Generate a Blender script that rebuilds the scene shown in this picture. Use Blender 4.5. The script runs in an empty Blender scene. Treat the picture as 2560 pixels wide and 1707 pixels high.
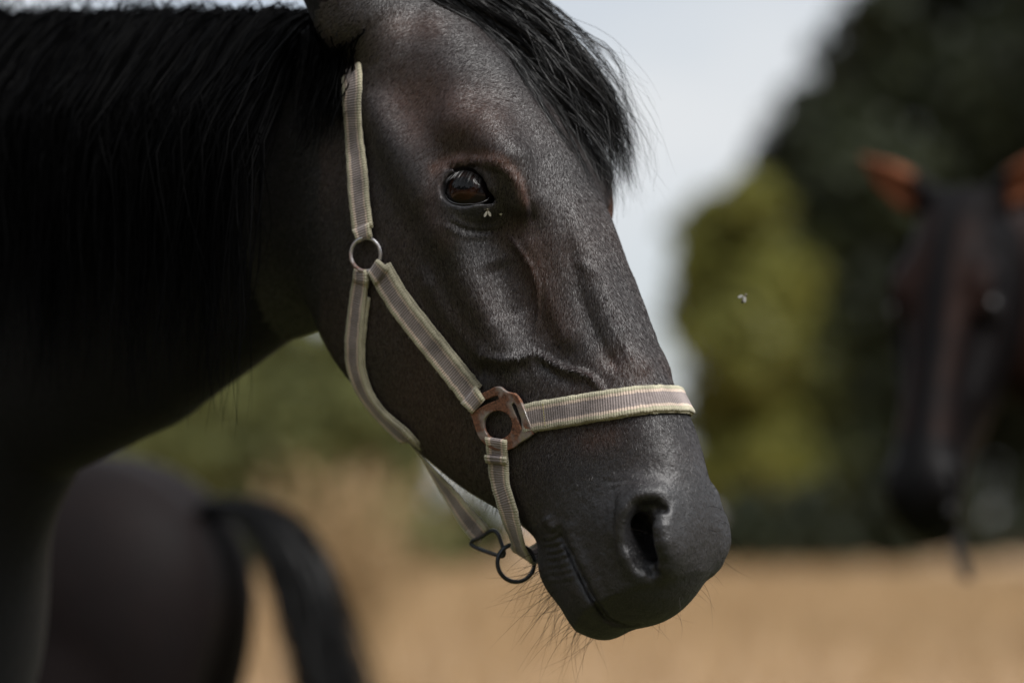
import bpy, math, random
import numpy as np
from mathutils import Vector, Matrix
from mathutils.bvhtree import BVHTree

rng = np.random.default_rng(7)
random.seed(7)
sc = bpy.context.scene
C = sc.collection

# ------------------------------------------------------------------ camera
FOC, HZ, ZC = 85.0, 1290.0, 1.24          # lens in mm, row of the horizon, camera height
K = 36.0 / FOC / 2560.0
cam = bpy.data.cameras.new('camera')
cam_o = bpy.data.objects.new('camera', cam)
C.objects.link(cam_o)
cam_o.location = (0, 0, ZC)
cam_o.rotation_euler = (math.radians(90), 0, 0)
cam.lens = FOC
cam.sensor_width = 36
cam.shift_y = (HZ - 853.5) / 2560.0
cam.clip_start, cam.clip_end = 0.05, 3000
cam.dof.use_dof = True
cam.dof.focus_distance = 2.148
cam.dof.aperture_fstop = 2.0
sc.camera = cam_o

# ------------------------------------------------------------------ world, sun, exposure
SUN_EL, SUN_AZ = math.radians(50), math.radians(131)    # azimuth clockwise from +Y (the view direction)
world = bpy.data.worlds.new('World')
sc.world = world
world.use_nodes = True
wn, wl = world.node_tree.nodes, world.node_tree.links
for n in list(wn):
    wn.remove(n)
w_out = wn.new('ShaderNodeOutputWorld')
w_bg = wn.new('ShaderNodeBackground')
w_sky = wn.new('ShaderNodeTexSky')
w_sky.sky_type = 'NISHITA'
w_sky.sun_disc = False
w_sky.sun_elevation = SUN_EL
w_sky.sun_rotation = SUN_AZ
w_sky.air_density, w_sky.dust_density, w_sky.ozone_density = 1.0, 2.0, 1.0
# broken grey-white cloud over the blue: noise on the direction of view
w_tc = wn.new('ShaderNodeTexCoord')
w_map = wn.new('ShaderNodeMapping')
w_map.inputs['Scale'].default_value = (3.0, 3.0, 7.0)
w_noise = wn.new('ShaderNodeTexNoise')
w_noise.inputs['Scale'].default_value = 1.3
w_noise.inputs['Detail'].default_value = 5
w_ramp = wn.new('ShaderNodeValToRGB')
w_ramp.color_ramp.elements[0].position = 0.30
w_ramp.color_ramp.elements[1].position = 0.62
w_ramp.color_ramp.elements[0].color = (0.55, 0.55, 0.55, 1)
w_ramp.color_ramp.elements[1].color = (1, 1, 1, 1)
w_mix = wn.new('ShaderNodeMixRGB')
w_mix.inputs['Color2'].default_value = (6.0, 6.2, 6.4, 1)
w_bg.inputs['Strength'].default_value = 0.10
wl.new(w_tc.outputs['Generated'], w_map.inputs['Vector'])
wl.new(w_map.outputs['Vector'], w_noise.inputs['Vector'])
wl.new(w_noise.outputs['Fac'], w_ramp.inputs['Fac'])
wl.new(w_ramp.outputs['Color'], w_mix.inputs['Fac'])
wl.new(w_sky.outputs['Color'], w_mix.inputs['Color1'])
wl.new(w_mix.outputs['Color'], w_bg.inputs['Color'])
wl.new(w_bg.outputs['Background'], w_out.inputs['Surface'])

sun = bpy.data.lights.new('sun', 'SUN')
sun.energy = 3.4
sun.angle = math.radians(38)
sun.color = (1.0, 0.98, 0.95)
sun_o = bpy.data.objects.new('sun', sun)
C.objects.link(sun_o)
sd = Vector((math.sin(SUN_AZ) * math.cos(SUN_EL), math.cos(SUN_AZ) * math.cos(SUN_EL), math.sin(SUN_EL)))
sun_o.rotation_euler = sd.to_track_quat('Z', 'Y').to_euler()
sun_o.location = (0, 0, 30)

sc.view_settings.view_transform = 'Standard'
sc.view_settings.look = 'None'
sc.view_settings.exposure = 0.35
sc.view_settings.gamma = 1.0
sc.view_settings.use_curve_mapping = False
sc.cycles.use_denoising = True
sc.cycles.max_bounces = 6
sc.cycles.transparent_max_bounces = 8

# ------------------------------------------------------------------ horse frame
TH = math.radians(35)                                   # the horse is turned this far towards the camera
FW = np.array([math.cos(TH), -math.sin(TH), 0])
NR = np.array([-math.sin(TH), -math.cos(TH), 0])        # its right side, the one we see
OO = np.array([0, 2.24, 0.0])
CAMP = np.array([0, 0, ZC])


def P(u, v, y=0.0):
    """horse coordinates (forward, right, up) of the point on picture ray (u, v) at lateral offset y"""
    r = np.array([(u - 1280) * K, 1, (HZ - v) * K])
    t = (y + NR @ (OO - CAMP)) / (NR @ r)
    w = CAMP + t * r
    return np.array([FW @ (w - OO), y, w[2]])


def cam_ray(u, v):
    """the same ray as origin and direction in horse coordinates"""
    r = np.array([(u - 1280) * K, 1, (HZ - v) * K])
    c = CAMP - OO
    o = np.array([FW @ c, NR @ c, CAMP[2]])
    d = np.array([FW @ r, NR @ r, r[2]])
    return o, d / np.linalg.norm(d)


HA = P(1130, 300)
HB = P(1560, 1400)
AX = (HB - HA) / np.linalg.norm(HB - HA)
BX = np.array([-AX[2], 0, AX[0]])


def SH(s, h, y=0.0):
    """head coordinates (along the face, off the face, lateral) -> horse coordinates"""
    q = HA + AX * s + BX * h
    return np.array([q[0], y, q[2]])


def toSH(p):
    q = np.asarray(p) - HA
    return q[..., 0] * AX[0] + q[..., 2] * AX[2], q[..., 0] * BX[0] + q[..., 2] * BX[2]


# ------------------------------------------------------------------ materials
def new_mat(name):
    m = bpy.data.materials.new(name)
    m.use_nodes = True
    nt = m.node_tree
    for n in list(nt.nodes):
        nt.nodes.remove(n)
    out = nt.nodes.new('ShaderNodeOutputMaterial')
    b = nt.nodes.new('ShaderNodeBsdfPrincipled')
    nt.links.new(b.outputs['BSDF'], out.inputs['Surface'])
    return m, nt, b


def simple_mat(name, col, rough=0.5, metal=0.0, spec=0.5, var=0.0, scale=30.0, bump=0.0):
    m, nt, b = new_mat(name)
    b.inputs['Roughness'].default_value = rough
    b.inputs['Metallic'].default_value = metal
    b.inputs['Specular IOR Level'].default_value = spec
    n = nt.nodes.new('ShaderNodeTexNoise')
    n.inputs['Scale'].default_value = scale
    n.inputs['Detail'].default_value = 4
    tc = nt.nodes.new('ShaderNodeTexCoord')
    nt.links.new(tc.outputs['Object'], n.inputs['Vector'])
    mx = nt.nodes.new('ShaderNodeMixRGB')
    mx.inputs['Color1'].default_value = (*[c * (1 - var) for c in col], 1)
    mx.inputs['Color2'].default_value = (*[min(1, c * (1 + var)) for c in col], 1)
    nt.links.new(n.outputs['Fac'], mx.inputs['Fac'])
    nt.links.new(mx.outputs['Color'], b.inputs['Base Color'])
    if bump:
        bp = nt.nodes.new('ShaderNodeBump')
        bp.inputs['Strength'].default_value = bump
        bp.inputs['Distance'].default_value = 0.001
        nt.links.new(n.outputs['Fac'], bp.inputs['Height'])
        nt.links.new(bp.outputs['Normal'], b.inputs['Normal'])
    return m


M = {}


def coat_mat(name, dark, brown, brown_gain=1.0, spec=0.6, sheen=0.03):
    """short glossy coat: colour by the 'tint' of the animal, relief of lying hair along 'hairco'"""
    m, nt, b = new_mat(name)
    N, L = nt.nodes, nt.links
    at = N.new('ShaderNodeAttribute'); at.attribute_name = 'tint'
    hc = N.new('ShaderNodeAttribute'); hc.attribute_name = 'hairco'
    n1 = N.new('ShaderNodeTexNoise'); n1.inputs['Scale'].default_value = 1.0; n1.inputs['Detail'].default_value = 3
    L.new(hc.outputs['Vector'], n1.inputs['Vector'])
    tc = N.new('ShaderNodeTexCoord')
    n2 = N.new('ShaderNodeTexNoise'); n2.inputs['Scale'].default_value = 14; n2.inputs['Detail'].default_value = 5
    L.new(tc.outputs['Object'], n2.inputs['Vector'])
    sep = N.new('ShaderNodeSeparateColor'); L.new(at.outputs['Color'], sep.inputs['Color'])
    # brown share = tint * (noise based)
    mr = N.new('ShaderNodeMapRange'); mr.inputs['From Min'].default_value = 0.35; mr.inputs['From Max'].default_value = 0.65
    mr.inputs['To Min'].default_value = 0.55; mr.inputs['To Max'].default_value = 1.25
    L.new(n2.outputs['Fac'], mr.inputs['Value'])
    mm = N.new('ShaderNodeMath'); mm.operation = 'MULTIPLY'
    L.new(sep.outputs['Red'], mm.inputs[0]); L.new(mr.outputs['Result'], mm.inputs[1])
    m2 = N.new('ShaderNodeMath'); m2.operation = 'MULTIPLY'; m2.use_clamp = True; m2.inputs[1].default_value = brown_gain
    L.new(mm.outputs['Value'], m2.inputs[0])
    mix = N.new('ShaderNodeMixRGB')
    mix.inputs['Color1'].default_value = (*dark, 1); mix.inputs['Color2'].default_value = (*brown, 1)
    L.new(m2.outputs['Value'], mix.inputs['Fac'])
    # strand by strand lightness
    mr2 = N.new('ShaderNodeMapRange'); mr2.inputs['From Min'].default_value = 0.3; mr2.inputs['From Max'].default_value = 0.7
    mr2.inputs['To Min'].default_value = 0.45; mr2.inputs['To Max'].default_value = 1.7
    L.new(n1.outputs['Fac'], mr2.inputs['Value'])
    mul = N.new('ShaderNodeVectorMath'); mul.operation = 'SCALE'
    L.new(mix.outputs['Color'], mul.inputs[0]); L.new(mr2.outputs['Result'], mul.inputs['Scale'])
    L.new(mul.outputs['Vector'], b.inputs['Base Color'])
    # bare skin of the muzzle (green channel) is duller and pored
    rr = N.new('ShaderNodeMapRange'); rr.inputs['To Min'].default_value = 0.5; rr.inputs['To Max'].default_value = 0.47
    L.new(sep.outputs['Green'], rr.inputs['Value']); L.new(rr.outputs['Result'], b.inputs['Roughness'])
    sl_ = N.new('ShaderNodeMapRange'); sl_.inputs['To Min'].default_value = 0.05; sl_.inputs['To Max'].default_value = spec
    L.new(sep.outputs['Green'], sl_.inputs['Value']); L.new(sl_.outputs['Result'], b.inputs['Specular IOR Level'])
    b.inputs['Sheen Weight'].default_value = sheen
    b.inputs['Sheen Roughness'].default_value = 0.5
    bp = N.new('ShaderNodeBump'); bp.inputs['Distance'].default_value = 0.0007
    rs = N.new('ShaderNodeMapRange'); rs.inputs['To Min'].default_value = 0.85; rs.inputs['To Max'].default_value = 0.12
    L.new(sep.outputs['Green'], rs.inputs['Value']); L.new(rs.outputs['Result'], bp.inputs['Strength'])
    L.new(n1.outputs['Fac'], bp.inputs['Height'])
    n3 = N.new('ShaderNodeTexNoise'); n3.inputs['Scale'].default_value = 420; n3.inputs['Detail'].default_value = 3
    L.new(tc.outputs['Object'], n3.inputs['Vector'])
    bp2 = N.new('ShaderNodeBump'); bp2.inputs['Distance'].default_value = 0.0008; bp2.inputs['Strength'].default_value = 0.6
    L.new(n3.outputs['Fac'], bp2.inputs['Height']); L.new(bp.outputs['Normal'], bp2.inputs['Normal'])
    n4 = N.new('ShaderNodeTexNoise'); n4.inputs['Scale'].default_value = 110; n4.inputs['Detail'].default_value = 4
    L.new(tc.outputs['Object'], n4.inputs['Vector'])
    bp3 = N.new('ShaderNodeBump'); bp3.inputs['Distance'].default_value = 0.0025; bp3.inputs['Strength'].default_value = 0.7
    L.new(n4.outputs['Fac'], bp3.inputs['Height']); L.new(bp2.outputs['Normal'], bp3.inputs['Normal'])
    L.new(bp3.outputs['Normal'], b.inputs['Normal'])
    return m


M['coat'] = coat_mat('black_brown_coat', (0.0125, 0.0125, 0.0140), (0.050, 0.023, 0.015))
M['coat_dark'] = coat_mat('dark_bay_coat', (0.0085, 0.0072, 0.0075), (0.036, 0.014, 0.010), sheen=0.0)
M['coat_bay'] = coat_mat('bay_coat', (0.0032, 0.0030, 0.0034), (0.20, 0.070, 0.034), spec=.12, sheen=0.0)
M['hair'] = simple_mat('black_hair', (0.0035, 0.0032, 0.0034), 0.42, spec=0.4, var=0.5, scale=60)
M['mane'] = simple_mat('black_mane', (0.0014, 0.0014, 0.0016), 0.6, spec=0.03, var=0.5, scale=60)
def coat_hair_mat():
    m, nt, b = new_mat('coat_hair')
    N, L = nt.nodes, nt.links
    at = N.new('ShaderNodeAttribute'); at.attribute_name = 'tint'
    sep = N.new('ShaderNodeSeparateColor'); L.new(at.outputs['Color'], sep.inputs['Color'])
    cl = N.new('ShaderNodeClamp'); L.new(sep.outputs['Red'], cl.inputs['Value'])
    mix = N.new('ShaderNodeMixRGB'); mix.inputs['Color1'].default_value = (0.0270, 0.0258, 0.0275, 1); mix.inputs['Color2'].default_value = (0.105, 0.054, 0.038, 1)
    L.new(cl.outputs['Result'], mix.inputs['Fac']); L.new(mix.outputs['Color'], b.inputs['Base Color'])
    b.inputs['Roughness'].default_value = 0.47
    b.inputs['Specular IOR Level'].default_value = 1.0
    b.inputs['IOR'].default_value = 1.58
    return m


M['coat_hair'] = coat_hair_mat()
M['lash'] = simple_mat('lash_hair', (0.012, 0.011, 0.011), 0.3, spec=0.6)
M['whisker'] = simple_mat('whisker_hair', (0.02, 0.014, 0.011), 0.5, spec=0.2, var=0.4, scale=200)


def eye_mat():
    m, nt, b = new_mat('wet_eye')
    N, L = nt.nodes, nt.links
    tc = N.new('ShaderNodeTexCoord')
    sp = N.new('ShaderNodeSeparateXYZ'); L.new(tc.outputs['Object'], sp.inputs['Vector'])
    def ell(rx, ry, oy=0.0):
        mp = N.new('ShaderNodeMapping'); mp.vector_type = 'POINT'
        mp.inputs['Scale'].default_value = (1 / rx, 1 / ry, 0)
        mp.inputs['Location'].default_value = (0, -oy / ry, 0)
        L.new(tc.outputs['Object'], mp.inputs['Vector'])
        ln = N.new('ShaderNodeVectorMath'); ln.operation = 'LENGTH'
        L.new(mp.outputs['Vector'], ln.inputs[0])
        return ln.outputs['Value']
    def step(val, a, c):
        mr = N.new('ShaderNodeMapRange'); mr.inputs['From Min'].default_value = a; mr.inputs['From Max'].default_value = c
        L.new(val, mr.inputs['Value']); return mr.outputs['Result']
    nz = N.new('ShaderNodeTexNoise'); nz.inputs['Scale'].default_value = 500
    L.new(tc.outputs['Object'], nz.inputs['Vector'])
    iris = N.new('ShaderNodeMixRGB'); iris.inputs['Color1'].default_value = (0.010, 0.0035, 0.0016, 1); iris.inputs['Color2'].default_value = (0.026, 0.009, 0.004, 1)
    L.new(nz.outputs['Fac'], iris.inputs['Fac'])
    m1 = N.new('ShaderNodeMixRGB'); m1.inputs['Color1'].default_value = (0.0012, 0.001, 0.001, 1)
    L.new(step(ell(0.0115, 0.0066, 0.002), 0.85, 1.1), m1.inputs['Fac']); L.new(iris.outputs['Color'], m1.inputs['Color2'])
    m2 = N.new('ShaderNodeMixRGB'); m2.inputs['Color2'].default_value = (0.006, 0.004, 0.004, 1)
    L.new(step(ell(0.0155, 0.0138, 0.0), 0.88, 1.02), m2.inputs['Fac']); L.new(m1.outputs['Color'], m2.inputs['Color1'])
    L.new(m2.outputs['Color'], b.inputs['Base Color'])
    b.inputs['Roughness'].default_value = 0.4
    b.inputs['Specular IOR Level'].default_value = 0.0
    b.inputs['Coat Weight'].default_value = 1.0
    b.inputs['Coat Roughness'].default_value = 0.03
    b.inputs['Coat IOR'].default_value = 1.34
    return m


M['eye'] = eye_mat()


def webbing_mat():
    """striped halter webbing: grey-brown middle, pinkish cream lines, greenish frayed edges; UV x runs -1..1 across, y in metres along"""
    m, nt, b = new_mat('striped_webbing')
    N, L = nt.nodes, nt.links
    uv = N.new('ShaderNodeUVMap'); uv.uv_map = 'UVMap'
    sp = N.new('ShaderNodeSeparateXYZ'); L.new(uv.outputs['UV'], sp.inputs['Vector'])
    tc = N.new('ShaderNodeTexCoord')
    nz = N.new('ShaderNodeTexNoise'); nz.inputs['Scale'].default_value = 520; nz.inputs['Detail'].default_value = 4
    L.new(tc.outputs['Object'], nz.inputs['Vector'])
    big = N.new('ShaderNodeTexNoise'); big.inputs['Scale'].default_value = 35; big.inputs['Detail'].default_value = 5
    L.new(tc.outputs['Object'], big.inputs['Vector'])
    ab = N.new('ShaderNodeMath'); ab.operation = 'ABSOLUTE'
    sh = N.new('ShaderNodeMath'); sh.operation = 'MULTIPLY_ADD'; sh.inputs[1].default_value = 0.14; 
    L.new(nz.outputs['Fac'], sh.inputs[0]); L.new(sp.outputs['X'], ab.inputs[0])
    L.new(ab.outputs['Value'], sh.inputs[2])
    rp = N.new('ShaderNodeValToRGB'); cr = rp.color_ramp; cr.interpolation = 'LINEAR'
    L.new(sh.outputs['Value'], rp.inputs['Fac'])
    grey, cream, olive = (0.255, 0.215, 0.205, 1), (0.55, 0.44, 0.36, 1), (0.34, 0.32, 0.225, 1)
    cr.elements[0].position = 0.0; cr.elements[0].color = grey
    cr.elements[1].position = 1.0; cr.elements[1].color = (0.38, 0.35, 0.25, 1)
    for p, c in ((0.50, grey), (0.54, cream), (0.70, cream), (0.76, olive), (0.93, (0.44, 0.41, 0.30, 1))):
        e = cr.elements.new(p); e.color = c
    # ribs across the strap
    wv = N.new('ShaderNodeMath'); wv.operation = 'MULTIPLY'; wv.inputs[1].default_value = 2 * math.pi / 0.0023
    L.new(sp.outputs['Y'], wv.inputs[0])
    sn = N.new('ShaderNodeMath'); sn.operation = 'SINE'; L.new(wv.outputs['Value'], sn.inputs[0])
    em = N.new('ShaderNodeMapRange'); em.inputs['From Min'].default_value = .5; em.inputs['From Max'].default_value = .8; em.inputs['To Min'].default_value = .6; em.inputs['To Max'].default_value = .3
    L.new(ab.outputs['Value'], em.inputs['Value'])
    sm_ = N.new('ShaderNodeMath'); sm_.operation = 'MULTIPLY'; L.new(sn.outputs['Value'], sm_.inputs[0]); L.new(em.outputs['Result'], sm_.inputs[1])
    ad = N.new('ShaderNodeMath'); ad.operation = 'MULTIPLY_ADD'; ad.inputs[1].default_value = 1.6
    L.new(nz.outputs['Fac'], ad.inputs[0]); L.new(sm_.outputs['Value'], ad.inputs[2])
    # dirt: darker blotches and rib shading
    mr = N.new('ShaderNodeMapRange'); mr.inputs['From Min'].default_value = 0.3; mr.inputs['From Max'].default_value = 0.7
    mr.inputs['To Min'].default_value = 0.52; mr.inputs['To Max'].default_value = 1.3
    L.new(big.outputs['Fac'], mr.inputs['Value'])
    mr3 = N.new('ShaderNodeMapRange'); mr3.inputs['From Min'].default_value = -1.0; mr3.inputs['From Max'].default_value = 1.6
    mr3.inputs['To Min'].default_value = 0.74; mr3.inputs['To Max'].default_value = 1.2
    L.new(ad.outputs['Value'], mr3.inputs['Value'])
    mx = N.new('ShaderNodeMath'); mx.operation = 'MULTIPLY'
    L.new(mr.outputs['Result'], mx.inputs[0]); L.new(mr3.outputs['Result'], mx.inputs[1])
    scl = N.new('ShaderNodeVectorMath'); scl.operation = 'SCALE'
    L.new(rp.outputs['Color'], scl.inputs[0]); L.new(mx.outputs['Value'], scl.inputs['Scale'])
    L.new(scl.outputs['Vector'], b.inputs['Base Color'])
    b.inputs['Roughness'].default_value = 0.85
    b.inputs['Specular IOR Level'].default_value = 0.2
    b.inputs['Sheen Weight'].default_value = 0.25
    bp = N.new('ShaderNodeBump'); bp.inputs['Distance'].default_value = 0.0006; bp.inputs['Strength'].default_value = 0.8
    L.new(ad.outputs['Value'], bp.inputs['Height']); L.new(bp.outputs['Normal'], b.inputs['Normal'])
    return m


M['web'] = webbing_mat()


def rust_mat(name, rust, bare, amount):
    m, nt, b = new_mat(name)
    N, L = nt.nodes, nt.links
    tc = N.new('ShaderNodeTexCoord')
    nz = N.new('ShaderNodeTexNoise'); nz.inputs['Scale'].default_value = 420; nz.inputs['Detail'].default_value = 8; nz.inputs['Roughness'].default_value = 0.7
    L.new(tc.outputs['Object'], nz.inputs['Vector'])
    lo = N.new('ShaderNodeTexNoise'); lo.inputs['Scale'].default_value = 45; lo.inputs['Detail'].default_value = 3
    L.new(tc.outputs['Object'], lo.inputs['Vector'])
    rp = N.new('ShaderNodeValToRGB')
    rp.color_ramp.elements[0].position = amount - 0.08; rp.color_ramp.elements[1].position = amount + 0.08
    L.new(lo.outputs['Fac'], rp.inputs['Fac'])
    mr = N.new('ShaderNodeMixRGB'); mr.inputs['Color1'].default_value = (*[c * 0.35 for c in rust], 1); mr.inputs['Color2'].default_value = (*[min(1, c * 1.7) for c in rust], 1)
    mrr = N.new('ShaderNodeMapRange'); mrr.inputs['From Min'].default_value = .36; mrr.inputs['From Max'].default_value = .62; L.new(nz.outputs['Fac'], mrr.inputs['Value'])
    L.new(mrr.outputs['Result'], mr.inputs['Fac'])
    mx = N.new('ShaderNodeMixRGB'); mx.inputs['Color1'].default_value = (*bare, 1)
    L.new(rp.outputs['Color'], mx.inputs['Fac']); L.new(mr.outputs['Color'], mx.inputs['Color2'])
    L.new(mx.outputs['Color'], b.inputs['Base Color'])
    iv = N.new('ShaderNodeMath'); iv.operation = 'SUBTRACT'; iv.inputs[0].default_value = 1.0; L.new(rp.outputs['Color'], iv.inputs[1])
    L.new(iv.outputs['Value'], b.inputs['Metallic'])
    ro = N.new('ShaderNodeMapRange'); ro.inputs['To Min'].default_value = 0.28; ro.inputs['To Max'].default_value = 0.85
    L.new(rp.outputs['Color'], ro.inputs['Value']); L.new(ro.outputs['Result'], b.inputs['Roughness'])
    bp = N.new('ShaderNodeBump'); bp.inputs['Distance'].default_value = 0.0004; bp.inputs['Strength'].default_value = 0.7
    L.new(nz.outputs['Fac'], bp.inputs['Height']); L.new(bp.outputs['Normal'], b.inputs['Normal'])
    return m


M['rust'] = rust_mat('rusty_steel', (0.135, 0.058, 0.031), (0.40, 0.38, 0.36), 0.42)
M['rust_ring'] = rust_mat('half_rusted_ring', (0.16, 0.07, 0.045), (0.55, 0.55, 0.56), 0.52)
M['iron'] = rust_mat('blackened_iron', (0.06, 0.045, 0.04), (0.045, 0.05, 0.055), 0.62)
M['thread'] = simple_mat('yellow_thread', (0.36, 0.32, 0.13), 0.8, var=0.4, scale=300)


# ------------------------------------------------------------------ signed distance sculpting
def axis(*segs):
    """graded axis: (start, end, spacing) runs"""
    out = []
    for a, b, d in segs:
        n = max(1, int(round((b - a) / d)))
        out += list(np.linspace(a, b, n, endpoint=False))
    out.append(segs[-1][1])
    return np.array(out, dtype=np.float32)


class Field:
    def __init__(self, gx, gy, gz):
        self.gx, self.gy, self.gz = gx, gy, gz
        self.f = np.full((len(gx), len(gy), len(gz)), 0.5, dtype=np.float32)

    def sub(self, lo, hi):
        i0 = max(0, np.searchsorted(self.gx, lo[0]) - 1); i1 = np.searchsorted(self.gx, hi[0]) + 1
        j0 = max(0, np.searchsorted(self.gy, lo[1]) - 1); j1 = np.searchsorted(self.gy, hi[1]) + 1
        k0 = max(0, np.searchsorted(self.gz, lo[2]) - 1); k1 = np.searchsorted(self.gz, hi[2]) + 1
        sl = (slice(i0, i1), slice(j0, j1), slice(k0, k1))
        return sl, self.gx[sl[0]][:, None, None], self.gy[sl[1]][None, :, None], self.gz[sl[2]][None, None, :]

    def add(self, sl, d, k):
        a = self.f[sl]
        h = np.maximum(k - np.abs(a - d), 0) / k
        self.f[sl] = np.minimum(a, d) - h * h * k * 0.25

    def cut(self, sl, d, k):
        a = self.f[sl]
        d = -d
        h = np.maximum(k - np.abs(a - d), 0) / k
        self.f[sl] = np.maximum(a, d) + h * h * k * 0.25

    def hit(self, u, v, sink=0.0):
        """where the picture ray (u, v) meets the shape sculpted so far, pushed in by sink"""
        o, d = cam_ray(u, v)
        t = np.arange(1.9, 2.75, 0.0005)
        p = o + t[:, None] * d
        ix = np.clip(np.searchsorted(self.gx, p[:, 0]), 0, len(self.gx) - 1)
        iy = np.clip(np.searchsorted(self.gy, np.abs(p[:, 1])), 0, len(self.gy) - 1)
        iz = np.clip(np.searchsorted(self.gz, p[:, 2]), 0, len(self.gz) - 1)
        m = np.nonzero(self.f[ix, iy, iz] < 0)[0]
        if not len(m):
            m = [int(np.argmin(self.f[ix, iy, iz]))]
        q = p[m[0]] + d * sink
        q[1] = max(q[1], 0.0)
        return q

    def ellipsoid(self, c, r, k=0.02, rot=None, cut=False):
        """c centre, r radii; rot is 3 row axes (default: horse axes)"""
        c = np.asarray(c, float)
        if rot is None:
            rot = np.eye(3)
        ext = np.sqrt(((np.asarray(rot) * np.asarray(r)[:, None]) ** 2).sum(0)) + k
        sl, X, Y, Z = self.sub(c - ext, c + ext)
        dx, dy, dz = X - c[0], Y - c[1], Z - c[2]
        q = []
        for a in rot:
            q.append((dx * a[0] + dy * a[1] + dz * a[2]).astype(np.float32))
        k0 = np.sqrt(sum((q[i] / r[i]) ** 2 for i in range(3))) + 1e-6
        k1 = np.sqrt(sum((q[i] / (r[i] * r[i])) ** 2 for i in range(3))) + 1e-6
        d = k0 * (k0 - 1) / k1
        (self.cut if cut else self.add)(sl, d.astype(np.float32), k)

    def chain(self, pts, rad, k=0.02, cut=False, flat=None):
        """chain of capsules with changing radius; flat squeezes along y"""
        pts = [np.asarray(p, float) for p in pts]
        rm = max(rad)
        lo = np.min(pts, 0) - rm - k
        hi = np.max(pts, 0) + rm + k
        sl, X, Y, Z = self.sub(lo, hi)
        best = None
        fl = flat or 1.0
        for p, q, r0, r1 in zip(pts[:-1], pts[1:], rad[:-1], rad[1:]):
            v = (q - p)
            vv = np.array([v[0], v[1] * fl, v[2]])
            L = vv @ vv + 1e-12
            dx, dy, dz = X - p[0], (Y - p[1]) * fl, Z - p[2]
            t = np.clip((dx * vv[0] + dy * vv[1] + dz * vv[2]) / L, 0, 1)
            d = np.sqrt((dx - t * vv[0]) ** 2 + (dy - t * vv[1]) ** 2 + (dz - t * vv[2]) ** 2) - (r0 + (r1 - r0) * t)
            best = d if best is None else np.minimum(best, d)
        (self.cut if cut else self.add)(sl, best.astype(np.float32), k)


def hermite(xs, ys, x):
    """smooth interpolation of rows ys at stations xs"""
    xs = np.asarray(xs, float); ys = np.asarray(ys, float)
    m = np.gradient(ys, xs, axis=0)
    i = np.clip(np.searchsorted(xs, x) - 1, 0, len(xs) - 2)
    h = xs[i + 1] - xs[i]
    t = np.clip((x - xs[i]) / h, 0, 1)
    sh = (-1,) + (1,) * (ys.ndim - 1)
    t = t.reshape(sh); h = h.reshape(sh)
    t2, t3 = t * t, t * t * t
    return (2 * t3 - 3 * t2 + 1) * ys[i] + (t3 - 2 * t2 + t) * h * m[i] + (-2 * t3 + 3 * t2) * ys[i + 1] + (t3 - t2) * h * m[i + 1]


def surface_nets(f, gx, gy, gz):
    ins = f < 0
    nx, ny, nz = f.shape
    cnt = np.zeros((nx - 1, ny - 1, nz - 1), np.uint8)
    for a in (0, 1):
        for b in (0, 1):
            for c in (0, 1):
                cnt += ins[a:nx - 1 + a, b:ny - 1 + b, c:nz - 1 + c]
    act = np.argwhere((cnt > 0) & (cnt < 8))
    idx = np.full(cnt.shape, -1, np.int32)
    idx[act[:, 0], act[:, 1], act[:, 2]] = np.arange(len(act))
    acc = np.zeros((len(act), 3)); num = np.zeros(len(act))
    cor = [(a, b, c) for a in (0, 1) for b in (0, 1) for c in (0, 1)]
    val = {c: f[act[:, 0] + c[0], act[:, 1] + c[1], act[:, 2] + c[2]].astype(float) for c in cor}
    pos = {c: np.stack([gx[act[:, 0] + c[0]], gy[act[:, 1] + c[1]], gz[act[:, 2] + c[2]]], 1).astype(float) for c in cor}
    for p in cor:
        for ax in range(3):
            if p[ax] == 0:
                q = list(p); q[ax] = 1; q = tuple(q)
                a, b = val[p], val[q]
                m = (a < 0) != (b < 0)
                t = np.where(m, a / np.where(m, a - b, 1), 0)[:, None]
                acc += np.where(m[:, None], pos[p] * (1 - t) + pos[q] * t, 0)
                num += m
    verts = acc / num[:, None]
    quads = []
    for ax in range(3):
        s0 = [slice(1, n - 1) for n in f.shape]
        a0 = list(s0); a0[ax] = slice(0, f.shape[ax] - 1)
        a1 = list(s0); a1[ax] = slice(1, f.shape[ax])
        A, B = ins[tuple(a0)], ins[tuple(a1)]
        e = np.argwhere(A != B)
        off = np.array([1, 1, 1]); off[ax] = 0
        e = e + off
        flip = ins[e[:, 0], e[:, 1], e[:, 2]]
        u, v = [(1, 2), (2, 0), (0, 1)][ax]
        du = np.zeros(3, int); du[u] = 1
        dv = np.zeros(3, int); dv[v] = 1
        g = lambda o: idx[o[:, 0], o[:, 1], o[:, 2]]
        q = np.stack([g(e - du - dv), g(e - dv), g(e), g(e - du)], 1)
        q = np.where(flip[:, None], q, q[:, ::-1])
        quads.append(q)
    q = np.concatenate(quads)
    return verts, q[(q >= 0).all(1)]


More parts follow.
